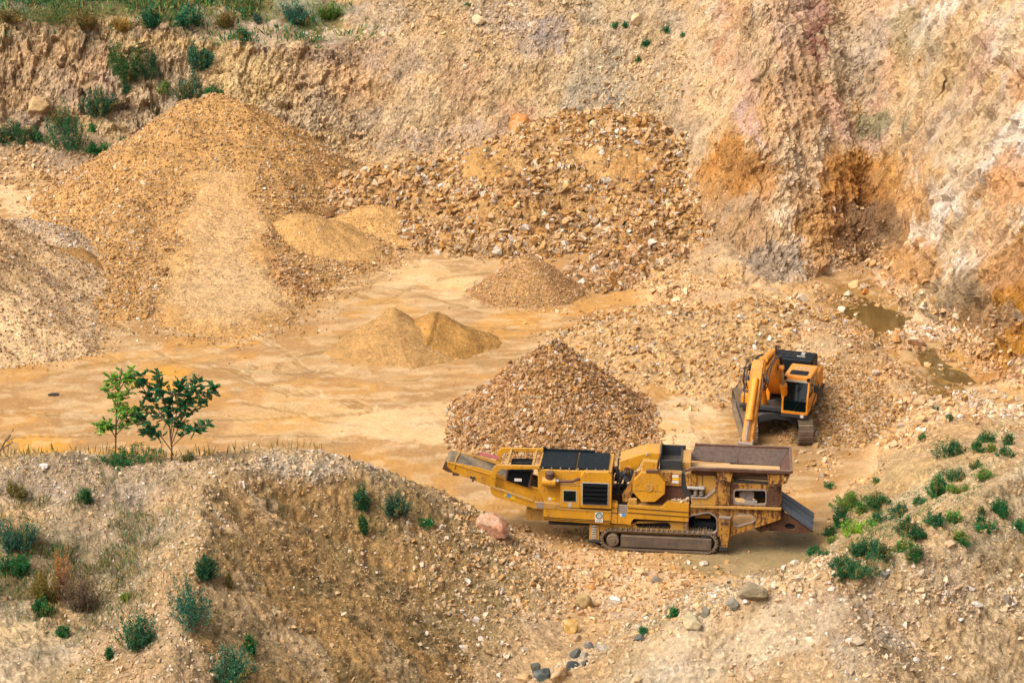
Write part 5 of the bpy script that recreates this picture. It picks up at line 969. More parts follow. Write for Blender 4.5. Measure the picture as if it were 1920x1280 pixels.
tb = H(MB().bx(.62, 1.22, -1.26, -.70, 1.2, 1.55), 'tool_box', M_ORG, bevel=.04); MB().bx(.7, 1.0, -1.18, -.8, 1.545, 1.565).build('anti_slip_plate', M_DARK, tb, 0); MB().rod((1.22, -.9, 1.38), (1.27, -.9, 1.38), .05, 10).build('work_light', M_BLK, tb, 0); MB().bx(1.1, 1.28, -1.25, -.72, 1.06, 1.2).build('step', M_BLK, tb, .01)
# cab
x0, x1, y0, y1, zf, zt = -.12, 1.58, .36, 1.34, 1.14, 2.46
xr = 1.32                                           # the windscreen leans back
cab = H(MB().bx(x0, x1 - .1, y0, y1, zf, zf + .16).bx(x0, x0 + .08, y0, y1, zf, zt), 'cab', M_ORG, bevel=.03)
fr = MB()
for y in (y0 + .035, y1 - .035): fr.bar((x1, y, zf), (x1 - .02, y, zf + .5), .07, .07, (0, 1, 0)).bar((x1 - .02, y, zf + .5), (xr, y, zt - .06), .07, .07, (0, 1, 0)).bar((x0 + .75, y, zf), (x0 + .7, y, zt - .05), .06, .06, (0, 1, 0)).bar((x0 + .04, y, zt - .05), (xr, y, zt - .05), .08, .08)
fr.bar((x1, y0 + .03, zf + .05), (x1, y1 - .03, zf + .05), .09, .1).bar((xr, y0, zt - .05), (xr, y1, zt - .05), .09, .1); fr.build('window_frame', M_ORG, cab, .012)
MB().hexa([(x1 + .012, y0 + .08, zf + .1), (x1 + .012, y1 - .08, zf + .1), (x1 - .01, y1 - .08, zf + .5), (x1 - .01, y0 + .08, zf + .5)], [(x1 - .02, y0 + .08, zf + .1), (x1 - .02, y1 - .08, zf + .1), (x1 - .04, y1 - .08, zf + .5), (x1 - .04, y0 + .08, zf + .5)]).hexa([(x1 - .01, y0 + .08, zf + .5), (x1 - .01, y1 - .08, zf + .5), (xr + .01, y1 - .08, zt - .12), (xr + .01, y0 + .08, zt - .12)], [(x1 - .04, y0 + .08, zf + .5), (x1 - .04, y1 - .08, zf + .5), (xr - .02, y1 - .08, zt - .12), (xr - .02, y0 + .08, zt - .12)]).build('windscreen', M_GLASS, cab, 0)
for y in (y0 + .02, y1 - .03): MB().bx(x0 + .12, x1 - .25, y, y + .012, zf + .55, zt - .14).build('side_window', M_GLASS, cab, 0)
MB().bx(x0 + .1, x1 - .12, y1 - .045, y1 - .005, zf + .1, zf + .56).bx(x0 + .1, x1 - .12, y0 + .005, y0 + .045, zf + .1, zf + .56).build('door', M_ORG, cab, .01)
rf = MB().bx(x0 - .02, xr + .02, y0 - .01, y1 + .01, zt - .03, zt + .06).build('roof', M_ORG, cab, .05)
MB().plate(rrect(y0 + .16, y1 - .16, x0 + .82, xr - .16, .08), [], lambda a, b, t: (b, a, t), zt + .055, zt + .085).build('roof_hatch', M_NAVY, rf, .01)
ribs = MB()
for k in range(4): ribs.bx(x0 + .3, x0 + .62, y0 + .25 + k * .15, y0 + .29 + k * .15, zt + .06, zt + .072)
ribs.build('roof_rib', M_LGREY, rf, 0)
MB().bx(xr - .02, xr + .07, y0 + .06, y1 - .06, zt - .16, zt - .08).build('wiper_cover', M_LGREY, cab, .01)
for y in (y0 + .06, y1 - .06): MB().rod((xr - .02, y, zt - .02), (xr + .1, y, zt - .03), .065, 12).build('work_light', M_BLK, cab, .01)
MB().bar((x1 + .03, y0 + .45, zf + .12), (x1 - .0, y1 - .2, zf + .62), .015, .015).build('wiper', M_BLK, cab, 0)
MB().bx(.5, .95, y0 + .25, y0 + .75, zf + .45, zf + 1.15).bx(.5, 1.1, y0 + .25, y0 + .75, zf + .3, zf + .45).build('driver_seat', M_BLK, cab, .05)
MB().bx(x1 + .045, x1 + .06, y1 - .26, y1 - .14, zf - .11, zf - .0).build('number_plate', M_WHT, cab, 0)
def mirror(P, c, d):
    o = H(MB().tube(P, .022, 6), 'mirror_arm', M_BLK, bevel=0, smooth=True); MB().box(c, d, Matrix.Rotation(.2, 3, 'Z')).build('mirror', M_BLK, o, .03)
mirror([(.9, -1.22, 1.3), (.75, -1.26, 2.2), (.6, -1.22, 2.72), (.6, -1.0, 2.76), (.72, -.95, 2.2)], (.62, -1.06, 2.42), (.05, .16, .26))
mirror([(1.0, 1.34, 2.15), (1.15, 1.5, 2.15)], (1.15, 1.54, 2.05), (.06, .18, .3))
H(MB().tube([(-.3, 1.24, 2.0), (-.2, 1.38, 1.7), (.6, 1.42, 1.62), (1.25, 1.40, 1.3)], .022, 6), 'handrail', M_BLK, bevel=0, smooth=True)
# boom and arm
FT, KN, TP, BK = (.38, 1.62), (2.05, 3.40), (4.25, 3.52), (5.75, 1.12)
bo = [(.28, 1.5), (.30, 1.75), (.75, 2.35), (1.35, 3.05), (1.8, 3.55), (2.25, 3.78), (2.9, 3.80), (4.2, 3.68), (4.36, 3.55), (4.3, 3.42), (3.2, 3.25), (2.45, 3.05), (1.75, 2.45), (.95, 1.7), (.5, 1.45)]
bY = .0
def XZ(a, b, t): return (a, t, b)
before = set(bpy.data.objects.keys())                # the boom is carried low (see below)
boom = H(MB().plate(bo, [], XZ, -.27, .27), 'boom', M_ORG, bevel=.03)
for t in (-.285, .265): MB().plate([(1.5, 2.9), (2.0, 3.5), (2.3, 3.6), (2.6, 3.3), (2.2, 3.0)], [], XZ, t, t + .02).build('boom_web_plate', M_ORGW, boom, .004)
for a, b, c, d in ((FT[0], FT[1], .42, .11), (TP[0], TP[1], .34, .09), (2.2, 3.32, .34, .09)): MB().rod((a, -c, b), (a, c, b), d, 14).build('pivot_pin', M_DARK, boom, 0)
H(MB().bx(.15, .6, -.46, -.3, 1.2, 1.9).bx(.15, .6, .3, .46, 1.2, 1.9), 'boom_bracket', M_ORG, bevel=.02)
H(MB().bx(.6, 1.3, -.55, .34, 1.08, 1.24).bx(-.5, .15, -.55, .34, 1.2, 1.75), 'valve_block', M_DARK, bevel=.03)
for y in (-.40, .42):
    cy_ = H(MB().rod((1.1, y, 1.28), (1.72, y, 2.4), .125, 16).rod((1.62, y, 2.22), (1.74, y, 2.42), .14, 16), 'boom_cylinder', M_ORG, bevel=.01); MB().rod((1.72, y, 2.4), (2.2, y, 3.3), .06, 12).build('piston_rod', M_CHR, cy_, 0)
    MB().rod((2.2, y - .09, 3.32), (2.2, y + .09, 3.32), .12, 12).build('rod_eye', M_ORG, cy_, .01)
cy_ = H(MB().rod((2.0, 0, 3.88), (3.3, 0, 4.02), .13, 16).rod((3.18, 0, 4.0), (3.36, 0, 4.03), .15, 16), 'arm_cylinder', M_ORG, bevel=.01); MB().rod((3.3, 0, 4.02), (4.15, 0, 4.18), .06, 12).build('piston_rod', M_CHR, cy_, 0); MB().bx(1.9, 2.15, -.12, .12, 3.7, 4.0).build('cylinder_lug', M_ORG, cy_, .02)
ar = [(4.02, 4.28), (4.2, 4.34), (4.42, 4.05), (4.62, 3.6), (5.1, 2.55), (5.86, 1.18), (5.82, 1.02), (5.66, 1.0), (5.4, 1.3), (4.75, 2.4), (4.2, 3.25), (4.08, 3.5), (4.05, 3.9)]
arm = H(MB().plate(ar, [], XZ, -.2, .2), 'arm', M_ORGW, bevel=.03)
for t in (-.23, .205): MB().plate([(4.05, 4.2), (4.2, 4.26), (4.5, 3.75), (4.6, 3.3), (4.25, 3.3), (4.12, 3.55)], [], XZ, t, t + .025).build('arm_side_plate', M_ORG, arm, .006)
MB().rod((TP[0], -.3, TP[1]), (TP[0], .3, TP[1]), .10, 14).rod((BK[0], -.28, BK[1]), (BK[0], .28, BK[1]), .08, 12).build('pivot_pin', M_DARK, arm, 0)
bc = H(MB().rod((4.62, 0, 3.72), (5.42, 0, 2.30), .115, 16).rod((5.34, 0, 2.45), (5.46, 0, 2.24), .135, 16), 'bucket_cylinder', M_ORG, bevel=.01); MB().rod((5.42, 0, 2.30), (5.86, 0, 1.5), .055, 10).build('piston_rod', M_STEEL, bc, 0)
lk = H(MB().bar((5.62, -.22, 1.45), (5.95, -.22, 1.42), .05, .1).bar((5.62, .22, 1.45), (5.95, .22, 1.42), .05, .1).rod((5.92, -.26, 1.42), (5.92, .26, 1.42), .06, 10), 'bucket_link', M_STEEL, bevel=.006)
bu = [(5.62, 1.15), (5.98, 1.25), (6.12, .9), (6.0, .45), (5.65, .18), (5.15, .14), (5.2, .22), (5.55, .32), (5.7, .6)]
buk = H(MB().plate(bu, [], XZ, -.5, .5), 'bucket', M_DARK, bevel=.02)
tt = MB()
for k in range(5): tt.bar((5.25, -.42 + k * .21, .18), (4.98, -.42 + k * .21, .12), .09, .05)
tt.build('bucket_tooth', M_STEEL, buk, .006)
hz = MB()
for y, dy in ((-.3, -.05), (.3, .06), (.36, .1), (-.36, -.1)):
    hz.tube([(.9, y * .8, 1.9), (1.5, y, 2.9), (2.0, y, 3.75), (2.8, y, 3.95), (3.7, y, 3.92), (4.35, y + dy, 3.95), (4.62, y + dy, 3.6), (4.55, y, 3.2)], .025, 6)
for y in (-.24, .24): hz.tube([(4.5, y, 3.9), (4.85, y * 1.3, 3.5), (5.0, y * 1.25, 3.0), (5.15, y * 1.1, 2.5)], .022, 6)
H(hz, 'hydraulic_hose', M_BLK, bevel=0, smooth=True)
tp_ = MB()
for y in (-.2, .2): tp_.tube([(1.0, y, 2.0), (1.5, y, 2.75), (1.95, y, 3.72), (2.4, y, 3.86), (3.9, y, 3.78)], .02, 6)
H(tp_, 'hydraulic_pipe', M_ORGW, bevel=0, smooth=True)
for o in bpy.data.objects:
    if o.name in before or o.type != 'MESH': continue
    for v in o.data.vertices:
        if v.co.z > 1.5: v.co.z = 1.5 + (v.co.z - 1.5) * .87
# ------------------------------------------------------------------ plants
def leaf_mat():
    m, nt, b = new_mat('leaves'); b.inputs['Roughness'].default_value = .6; b.inputs['Specular IOR Level'].default_value = .25
    at = N(nt, 'ShaderNodeVertexColor', layer_name='Col'); nt.links.new(at.outputs[0], b.inputs['Base Color'])
    tr = nt.nodes.new('ShaderNodeBsdfTranslucent'); nt.links.new(at.outputs[0], tr.inputs[0]); mx = nt.nodes.new('ShaderNodeMixShader'); mx.inputs[0].default_value = .25
    nt.links.new(b.outputs[0], mx.inputs[1]); nt.links.new(tr.outputs[0], mx.inputs[2]); nt.links.new(mx.outputs[0], nt.nodes['Material Output'].inputs[0]); return m
M_LEAF = leaf_mat(); M_BARK = flat_mat('bark', '6f5a44', .9)
GREENS = {'dark': ['1b5a38', '266a42', '33784a', '174c32', '4a7c4a', '5c7a48'], 'teal': ['22604a', '2f7056', '458468', '1e5444', '6c9a7c'], 'mid': ['236e40', '2f7f46', '1d5c3a', '479050'], 'light': ['5f8f3a', '74a046', '86ab52', '4c7c38'],
          'lime': ['72b43a', '8cca44', '60a038', 'a6d858'], 'tree': ['267a48', '328c52', '429c5c', '1e663e'], 'dry': ['b09a5a', 'c4aa66', '8f8650', 'a08a50'], 'olive': ['6f7240', '838048', '5a6338', '98905a'],
          'grey': ['6f6f5a', '84806a', '5f6450', '948a70'], 'purple': ['6a4a4c', '7c5a58', '58444a', '80684f']}
def leafcol(kind, n, k=.6): h = np.stack([lin(x, k) for x in GREENS[kind]]); return (h[rng.integers(0, len(h), n)] * rng.uniform(.7, 1.3, (n, 1))).astype(F32)
def quads_at(P, D, L, Wd):                          # narrow diamond leaves
    n = len(P); D = D / np.maximum(np.linalg.norm(D, axis=1, keepdims=True), 1e-6); S = np.cross(D, rng.normal(size=(n, 3))); S /= np.maximum(np.linalg.norm(S, axis=1, keepdims=True), 1e-6)
    L = L[:, None]; Wd = Wd[:, None]
    return np.stack([P, P + D * L * .5 + S * Wd, P + D * L, P + D * L * .5 - S * Wd], 1).reshape(-1, 3).astype(F32)
def foliage(name, base, w, h, n, kind, style, parent=None, leaf=.07):
    nl = int(rng.integers(3, 7)) if n > 500 else int(rng.integers(1, 4)); ns = max(8, int(n ** .5 * 1.2)); la = rng.uniform(0, 2 * math.pi, nl); lr = np.sqrt(rng.random(nl)) * .32 * w; lh = rng.uniform(.5, 1.05, nl); lh[0] = 1.0; lw = rng.uniform(.38, .75, nl)
    j = rng.integers(0, nl, ns); cx = (np.cos(la) * lr)[j]; cy = (np.sin(la) * lr)[j]; hh = h * lh[j]; ww = w * lw[j]      # several uneven lobes make one bush
    a = rng.uniform(0, 2 * math.pi, ns); rr_ = np.sqrt(rng.random(ns)) * rng.uniform(.7, 1.25, ns)
    up = {'dome': .55, 'sage': .9, 'tuft': 1.3}[style]; tip = np.stack([cx + np.cos(a) * rr_ * ww / 2, cy + np.sin(a) * rr_ * ww / 2, hh * np.maximum(.12, 1 - (.75 if style == 'dome' else .45) * rr_ ** 2) * rng.uniform(.6, 1.12, ns)], 1)
    root = np.stack([cx * .7 + np.cos(a) * rr_ * ww * .16, cy * .7 + np.sin(a) * rr_ * ww * .16, 0 * a - .04], 1)
    k = rng.integers(0, ns, n); t = rng.random(n)[:, None] ** (.6 if style != 'tuft' else .9); mid = (root + tip) / 2; mid[:, :2] *= 1.25 if style == 'dome' else .9
    P = (1 - t) ** 2 * root[k] + 2 * t * (1 - t) * mid[k] + t * t * tip[k]; D = (tip - root)[k]; D /= np.linalg.norm(D, axis=1, keepdims=True)
    P = P + rng.normal(size=(n, 3)) * leaf * .5; D = D * up + rng.normal(size=(n, 3)) * .6
    V = quads_at(P + np.array(base), D, leaf * rng.uniform(.7, 1.5, n), leaf * rng.uniform(.16, .3, n))
    c = leafcol(kind, n) * (rng.uniform(.7, 1.3, ns)[k][:, None]); dead = (rng.random(ns) < .12)[k]; c = c * rng.uniform([.75, .85, .7], [1.5, 1.2, 1.1]); c[dead] = leafcol('dry', int(dead.sum())); return np_mesh(name, V, quads=np.arange(4 * n).reshape(-1, 4), mat=M_LEAF, col=np.repeat(c, 4, 0), parent=parent)
def bush(u, v, w, h, kind, style, label=None, name='bush', cat='bush', group=None, dens=1.0):
    loc, nrm = hit(u, v + h * .42); dep = loc.y * CP_ + (CAMZ - loc.z) * SP_; m = dep / FPX; gr_ = 1.65 if style == 'dome' else 1.4; W_m, H_m = w * m * gr_, h * m * (1.3 if style == 'dome' else 1.12)
    n = int(min(6000, max(200, w * h * 3.4 * dens))); o = foliage(name, (0, 0, 0), W_m, H_m, n, kind, style, leaf=max(.05, 3.0 * m)); o.location = loc
    return tag(o, label, cat, group)
EDGE, ON = 'bushes on the quarry cliff', 'bushes on the clay spoil mound'
for a in [(241, 122, 62, 80, 'dark', 'sage', 'tallest dark green bush high on the cliff above the stockpile', EDGE), (297, 124, 54, 62, 'dark', 'sage', 'blackish green bush touching the right side of the tallest cliff bush', EDGE), (374, 110, 48, 54, 'teal', 'sage', 'bluish green bush alone on the cliff below the rim, right of the tallest one', EDGE),
          (356, 166, 54, 62, 'teal', 'sage', 'bluish green bush just behind the summit of the stockpile', EDGE), (410, 172, 40, 24, 'mid', 'dome', 'low mid green bush beside the summit of the stockpile', EDGE), (189, 197, 50, 52, 'teal', 'sage', 'rounded bluish bush between the purple weed and the cliff slab', EDGE),
          (226, 196, 22, 22, 'purple', 'dome', 'small purple brown dried weed on the talus', EDGE), (126, 246, 76, 76, 'dark', 'dome', 'widest dark green bush low on the talus left of the stockpile', EDGE), (110, 222, 34, 30, 'olive', 'tuft', 'yellowish tuft growing out of the widest talus bush', EDGE), (30, 252, 46, 36, 'dark', 'dome', 'dark bush at the left end of the talus', EDGE), (72, 254, 20, 26, 'dark', 'dome', 'narrow dark bush between the two big talus bushes', EDGE),
          (187, 279, 32, 24, 'mid', 'dome', 'small green bush at the left edge of the stockpile', EDGE), (311, 165, 24, 20, 'light', 'dome', 'small light green bush below the blackish green pair', EDGE), (237, 167, 12, 18, 'dark', 'dome', 'tiny dark sprig under the tallest cliff bush', EDGE), (457, 68, 25, 32, 'teal', 'sage', 'bluish sprig hanging over the cliff rim', EDGE), (480, 36, 16, 16, 'teal', 'sage', 'small bluish sprig on the rim bank', EDGE),
          (279, 34, 40, 42, 'teal', 'sage', 'bluish bush on the rim bank left of its larger twin', EDGE), (346, 30, 60, 38, 'teal', 'sage', 'broad bluish bush on the rim bank', EDGE), (298, 208, 12, 12, 'dark', 'dome', 'tiny dark sprig on the bare talus', EDGE), (170, 240, 20, 14, 'mid', 'dome', 'small sprig right of the widest talus bush', EDGE), (232, 264, 12, 10, 'mid', 'dome', 'tiny sprig on the stockpile edge', EDGE),
          (130, 25, 130, 40, 'olive', 'tuft', 'broad patch of olive dry weeds on the cliff rim', EDGE), (165, 38, 60, 30, 'olive', 'tuft', 'brownish weed clump overhanging the cliff rim', EDGE), (225, 45, 40, 24, 'dry', 'tuft', 'straw coloured weed clump on the rim bank', EDGE), (425, 40, 34, 26, 'olive', 'tuft', 'yellow green weed clump at the end of the rim bank', EDGE), (20, 30, 50, 20, 'olive', 'tuft', 'olive weed clump at the left end of the rim', EDGE), (620, 22, 44, 30, 'light', 'tuft', 'weed clump with white flowers by the bench road', EDGE), (555, 26, 50, 36, 'teal', 'tuft', 'blue green weed clump by the bench road', EDGE),
          (1587, 934, 47, 29, 'light', 'dome', 'light green bush nearest the crusher ramp, at the upper left of the mound bushes', ON), (1611, 954, 26, 30, 'light', 'dome', 'yellowish green bush below the dark oval bush', ON), (1646, 937, 47, 24, 'dark', 'dome', 'dark oval bush on the upper middle of the clay mound', ON), (1683, 957, 37, 27, 'dark', 'dome', 'dark bush right of the dark oval bush', ON),
          (1754, 912, 46, 36, 'mid', 'dome', 'large mid green bush near the mound crest', ON), (1788, 893, 32, 22, 'dark', 'dome', 'dark bush touching the large crest bush on its right', ON), (1841, 887, 30, 20, 'light', 'dome', 'light green bush on the right part of the crest', ON), (1829, 872, 18, 16, 'dark', 'dome', 'small dark bush above the light crest bush', ON), (1782, 840, 37, 28, 'dark', 'dome', 'big dark bush standing highest on the mound', ON), (1827, 837, 27, 18, 'dark', 'dome', 'dark bush right of the highest big one', ON),
          (1848, 819, 28, 20, 'dark', 'dome', 'dark bush at the edge of the sandy flat', ON), (1888, 824, 20, 22, 'dark', 'dome', 'rightmost dark bush at the edge of the sandy flat', ON), (1857, 840, 20, 18, 'light', 'dome', 'pale green bush below the bushes of the sandy flat', ON), (1886, 846, 22, 18, 'mid', 'dome', 'mid green bush below the rightmost dark bush', ON), (1797, 914, 26, 18, 'light', 'dome', 'light tuft right of the large crest bush', ON), (1755, 974, 32, 22, 'mid', 'dome', 'mid green bush in the middle of the mound right side', ON), (1787, 968, 20, 24, 'light', 'dome', 'loose light green bush left of the ridge', ON), (1698, 994, 40, 28, 'dark', 'dome', 'dark bush standing over a light green one', ON),
          (1695, 1021, 30, 24, 'light', 'dome', 'light green bush directly below a dark one', ON), (1728, 1001, 12, 16, 'dark', 'dome', 'narrow dark sprig right of the stacked pair', ON), (1707, 1036, 30, 22, 'mid', 'dome', 'mid green bush beside the rubble crest', ON), (1621, 1026, 48, 38, 'dark', 'dome', 'dark green bush topping the largest thicket', ON), (1654, 1036, 31, 28, 'dark', 'dome', 'dark bush at the right of the largest thicket', ON), (1609, 1057, 76, 28, 'mid', 'dome', 'widest spreading bush, the bottom of the largest thicket', ON), (1582, 1073, 26, 20, 'dark', 'dome', 'dark tip of the thicket by the rubble crest', ON),
          (1604, 991, 37, 22, 'lime', 'dome', 'bright yellow green bush left of the mound middle', ON), (1581, 978, 26, 16, 'mid', 'dome', 'green bush between the two light ones', ON), (1576, 961, 22, 18, 'mid', 'dome', 'green bush below the bush nearest the ramp', ON), (1633, 981, 20, 16, 'light', 'dome', 'small light bush right of the bright one', ON), (1648, 971, 15, 16, 'mid', 'dome', 'small mid green bush under the dark oval bush', ON), (1559, 995, 20, 16, 'mid', 'dome', 'leftmost bush of the mound face', ON), (1560, 1012, 20, 12, 'light', 'dome', 'low bush below the leftmost one', ON), (1524, 1032, 20, 14, 'mid', 'dome', 'low bush at the foot of the mound, left of an orange stone', ON), (1546, 1037, 20, 12, 'mid', 'dome', 'low bush at the foot of the mound, right of an orange stone', ON),
          (1878, 956, 30, 28, 'mid', 'dome', 'mid green bush on the steep right flank', ON), (1838, 972, 18, 18, 'dark', 'dome', 'dark bush on the ridge line', ON), (1836, 955, 10, 12, 'dark', 'dome', 'small dark sprig above the ridge line bush', ON), (1854, 989, 21, 14, 'mid', 'dome', 'low bush right of the ridge line bush', ON), (1832, 987, 18, 12, 'mid', 'dome', 'low bush just below the ridge line bush', ON), (1791, 1004, 23, 18, 'light', 'dome', 'light bush above the rubble crest summit', ON), (1804, 1015, 18, 12, 'mid', 'dome', 'low green bush behind the rubble crest summit', ON), (1555, 908, 15, 10, 'mid', 'dome', 'small bush highest at the left end of the mound', ON), (1911, 984, 20, 24, 'mid', 'dome', 'bush on the right edge of the picture', ON), (1750, 769, 12, 12, 'mid', 'dome', 'small sprig on the tip of the clay mound', ON), (1780, 784, 13, 10, 'mid', 'dome', 'small sprig right of the mound tip', ON), (1732, 819, 15, 10, 'mid', 'dome', 'flat sprig on the left shoulder of the mound tip', ON), (1640, 900, 16, 8, 'mid', 'dome', 'flat sprig on the bare upper left of the mound', ON), (1725, 940, 16, 16, 'mid', 'dome', 'small bush left of the large crest bush', ON),
          (370, 1128, 100, 84, 'teal', 'sage', 'large blue green sage bush on the front ridge', None), (248, 1192, 80, 66, 'teal', 'sage', 'blue green bush on the front slope beside the sandy track', None), (408, 1262, 124, 56, 'teal', 'sage', 'blue green bush cut off by the bottom edge', None), (383, 1064, 42, 42, 'dark', 'sage', 'dark sprawling weed above the large sage bush', None), (679, 935, 30, 44, 'dark', 'sage', 'dark upright bush on the shaded mound flank', None), (684, 982, 17, 44, 'dark', 'sage', 'slim dark shoot under the upright flank bush', None), (744, 946, 46, 44, 'teal', 'sage', 'bluish bush near the right crest of the mound', None), (793, 978, 24, 14, 'mid', 'dome', 'low green patch right of the bluish crest bush', None),
          (1262, 1150, 20, 20, 'mid', 'dome', 'small green bush in the gully below the crusher', None), (1209, 1184, 18, 12, 'mid', 'dome', 'small green sprig beside the dark gully stones', None), (38, 1000, 70, 70, 'teal', 'tuft', 'blue green weed clump at the left edge', None), (30, 1062, 50, 40, 'mid', 'sage', 'green weed under the blue green clump at the left edge', None), (122, 1085, 26, 84, 'dry', 'tuft', 'tall straw yellow grass tuft', None), (160, 1100, 74, 96, 'grey', 'tuft', 'grey dry weed clump right of the straw yellow tuft', None), (88, 1100, 44, 70, 'olive', 'tuft', 'olive weed clump left of the straw yellow tuft', None), (84, 1138, 36, 30, 'mid', 'sage', 'green weed at the edge of the sandy track', None),
          (235, 850, 90, 26, 'mid', 'dome', 'green shrub at the foot of the light sapling', None), (352, 857, 22, 18, 'olive', 'tuft', 'pale tuft right of the dark sapling', None), (160, 930, 22, 26, 'dark', 'sage', 'dark weed on the upper left mound', None), (30, 920, 40, 30, 'olive', 'tuft', 'olive weed on the upper left mound', None), (117, 1182, 24, 20, 'mid', 'sage', 'small weed on the sandy track edge', None), (438, 1242, 10, 40, 'mid', 'sage', 'slim weed right of the bottom edge bush', None), (205, 1225, 14, 26, 'mid', 'sage', 'slim weed left of the track-side bush', None), (430, 1088, 10, 34, 'olive', 'tuft', 'thin weed on the shaded flank', None), (473, 1210, 20, 40, 'mid', 'sage', 'sparse weed on the shaded flank above the bottom bush', None), (237, 1118, 16, 14, 'light', 'dome', 'bright green seedling left of the large sage bush', None)]:
    bush(*a[:7], group=a[7])
for k, (u, v, w, h) in enumerate([(1150, 48, 12, 7), (1170, 47, 10, 10), (1250, 54, 14, 12), (1212, 80, 12, 16), (1195, 112, 9, 9), (1282, 66, 8, 6), (1232, 180, 7, 5), (878, 10, 8, 5)]):
    bush(u, v, w, h, 'mid', 'dome', 'tiny green tuft dotted on the bare slope above the rubble heap', 'tuft', 'tuft', 'tiny tufts on the bare slope')
# the two saplings
def sapling(px, kind, label, Yd, leaf, nleaf, spread, dens):
    """px: limbs as pixel paths from the foot, first one the trunk"""
    foot = hit(*px[0][0])[0]; t = empty('sapling', foot); tag(t, label, 'tree', 'saplings on the mound crest'); r = random.Random(len(px)); tk = MB(); P_, D_ = [], []
    for k, limb in enumerate(px):
        off = 0 if k == 0 else r.uniform(-spread, spread); pts3 = []
        for j, (u, v) in enumerate(limb):
            f = j / (len(limb) - 1); pts3.append(atY(u, v, foot.y + off * f) - foot)
        if k == 0: pts3[0].z -= .1
        tk.tube(pts3, .016 if k else .026, 6)
        for j in range(int(dens * len(limb) * (3 if k else 2))):
            f = r.uniform(.28 if k else .5, 1.0) * (len(pts3) - 1); i = min(int(f), len(pts3) - 2); p = pts3[i].lerp(pts3[i + 1], f - i); d = (pts3[i + 1] - pts3[i]).normalized()
            q = Vector((r.gauss(0, 1), r.gauss(0, .8), r.gauss(.1, .55))).normalized(); q = (q + d * .5).normalized(); ln = r.uniform(.14, .32)
            e = p + q * ln + Vector((0, 0, -.12 * ln)); tk.tube([p, p.lerp(e, .6) + Vector((0, 0, .03)), e], .004, 4)
            for m in range(nleaf):                   # feathered leaf: leaflets along both sides of a stalk
                g_ = r.uniform(.15, 1.0); P_.append(p.lerp(e, g_)); sd = q.cross(Vector((0, 0, 1))).normalized() * (1 if m % 2 else -1); D_.append(q * .5 + sd * .8 + Vector((0, 0, -.25)) + Vector((r.gauss(0, .2), r.gauss(0, .2), r.gauss(0, .2))))
    tk.build('trunk', M_BARK, t, 0, True); n = len(P_); V = quads_at(np.array([p[:] for p in P_]), np.array([p[:] for p in D_]), leaf * rng.uniform(.7, 1.3, n), leaf * .2 * rng.uniform(.8, 1.3, n))
    np_mesh('crown', V, quads=np.arange(4 * n).reshape(-1, 4), mat=M_LEAF, col=np.repeat(leafcol(kind, n), 4, 0), parent=t)
sapling([[(216, 856), (217, 830), (218, 780), (222, 735), (228, 690)], [(217, 815), (232, 800), (252, 785)], [(217, 820), (205, 800), (180, 795)], [(218, 800), (235, 780), (255, 775)], [(218, 800), (200, 790), (190, 805)], [(219, 770), (228, 745), (245, 730)], [(219, 765), (208, 740), (195, 722)], [(222, 735), (212, 715), (205, 705)], [(222, 735), (235, 712), (247, 690)], [(224, 720), (240, 705), (250, 712)], [(218, 795), (228, 770), (240, 765)]],
        'lime', 'slender light green sapling left of the darker one', 60, .068, 58, .4, 2.4)
sapling([[(322, 862), (322, 840), (318, 800), (308, 755), (298, 705)], [(322, 845), (300, 815), (275, 795), (262, 780)], [(321, 835), (335, 800), (350, 765), (385, 722)], [(322, 838), (345, 815), (370, 803), (395, 792)], [(318, 800), (295, 765), (270, 730), (255, 712)], [(312, 770), (300, 730), (292, 695)], [(321, 828), (330, 780), (335, 735), (340, 715)], [(335, 800), (360, 770), (395, 740), (400, 722)], [(335, 795), (355, 750), (370, 710)], [(300, 815), (285, 805), (268, 812)], [(318, 800), (300, 780), (262, 765)], [(320, 820), (325, 770), (318, 730)], [(335, 785), (345, 745), (350, 730)], [(308, 755), (285, 725), (262, 700)]],
        'tree', 'wide dark green sapling with forked crown on the mound crest', 60, .065, 100, .6, 3.0)
sapling([[(-6, 862), (0, 845), (8, 830), (20, 815)], [(0, 845), (10, 838), (24, 828)]], 'olive', 'bare thin twig of a sapling at the left edge', 60, .06, 5, .2, .8)
# grass that nobody could count
def blades(name, label, weight, n, h0, h1, kinds, lean=.35, wide=1.0):
    wgt = weight.reshape(nr, nc)[:-1, :-1].ravel().astype(np.float64); cs = np.linalg.norm(np.cross(XY[1:, :-1] - XY[:-1, :-1], XY[:-1, 1:] - XY[:-1, :-1]), axis=2).ravel(); wgt = np.maximum(wgt, 0) * cs; wgt[np.repeat(Y_[:-1] > 140, nc - 1)] = 0; wgt[np.abs((S_[None, :-1] + 0 * Y_[:-1, None]).ravel()) > .27] = 0
    pick = rng.choice(len(wgt), n, p=wgt / wgt.sum()); r, c = np.divmod(pick, nc - 1); fr = rng.random((n, 1)); P = XY[r, c] * (1 - fr) + XY[r + 1, c + 1] * fr
    D = rng.normal(size=(n, 3)) * lean + np.array([0, 0, 1.0]); L_ = rng.uniform(h0, h1, n); V = quads_at(P, D, L_, (L_ * .03 + .003) * wide)
    col = np.concatenate([leafcol(kd, n)[None] for kd in kinds])[rng.integers(0, len(kinds), n), np.arange(n)]
    return tag(np_mesh(name, V, quads=np.arange(4 * n).reshape(-1, 4), mat=M_LEAF, col=np.repeat(col, 4, 0)), label, 'grass', kind='stuff')
pt1 = vnoise(PT * .5, 301); pt2 = vnoise(PT * 1.6, 303)
rimw = plateau + np.exp(-((wv - 35) / 22) ** 2) * (1 - sstep(420, 520, U0)) * (Yf > 118) * .6
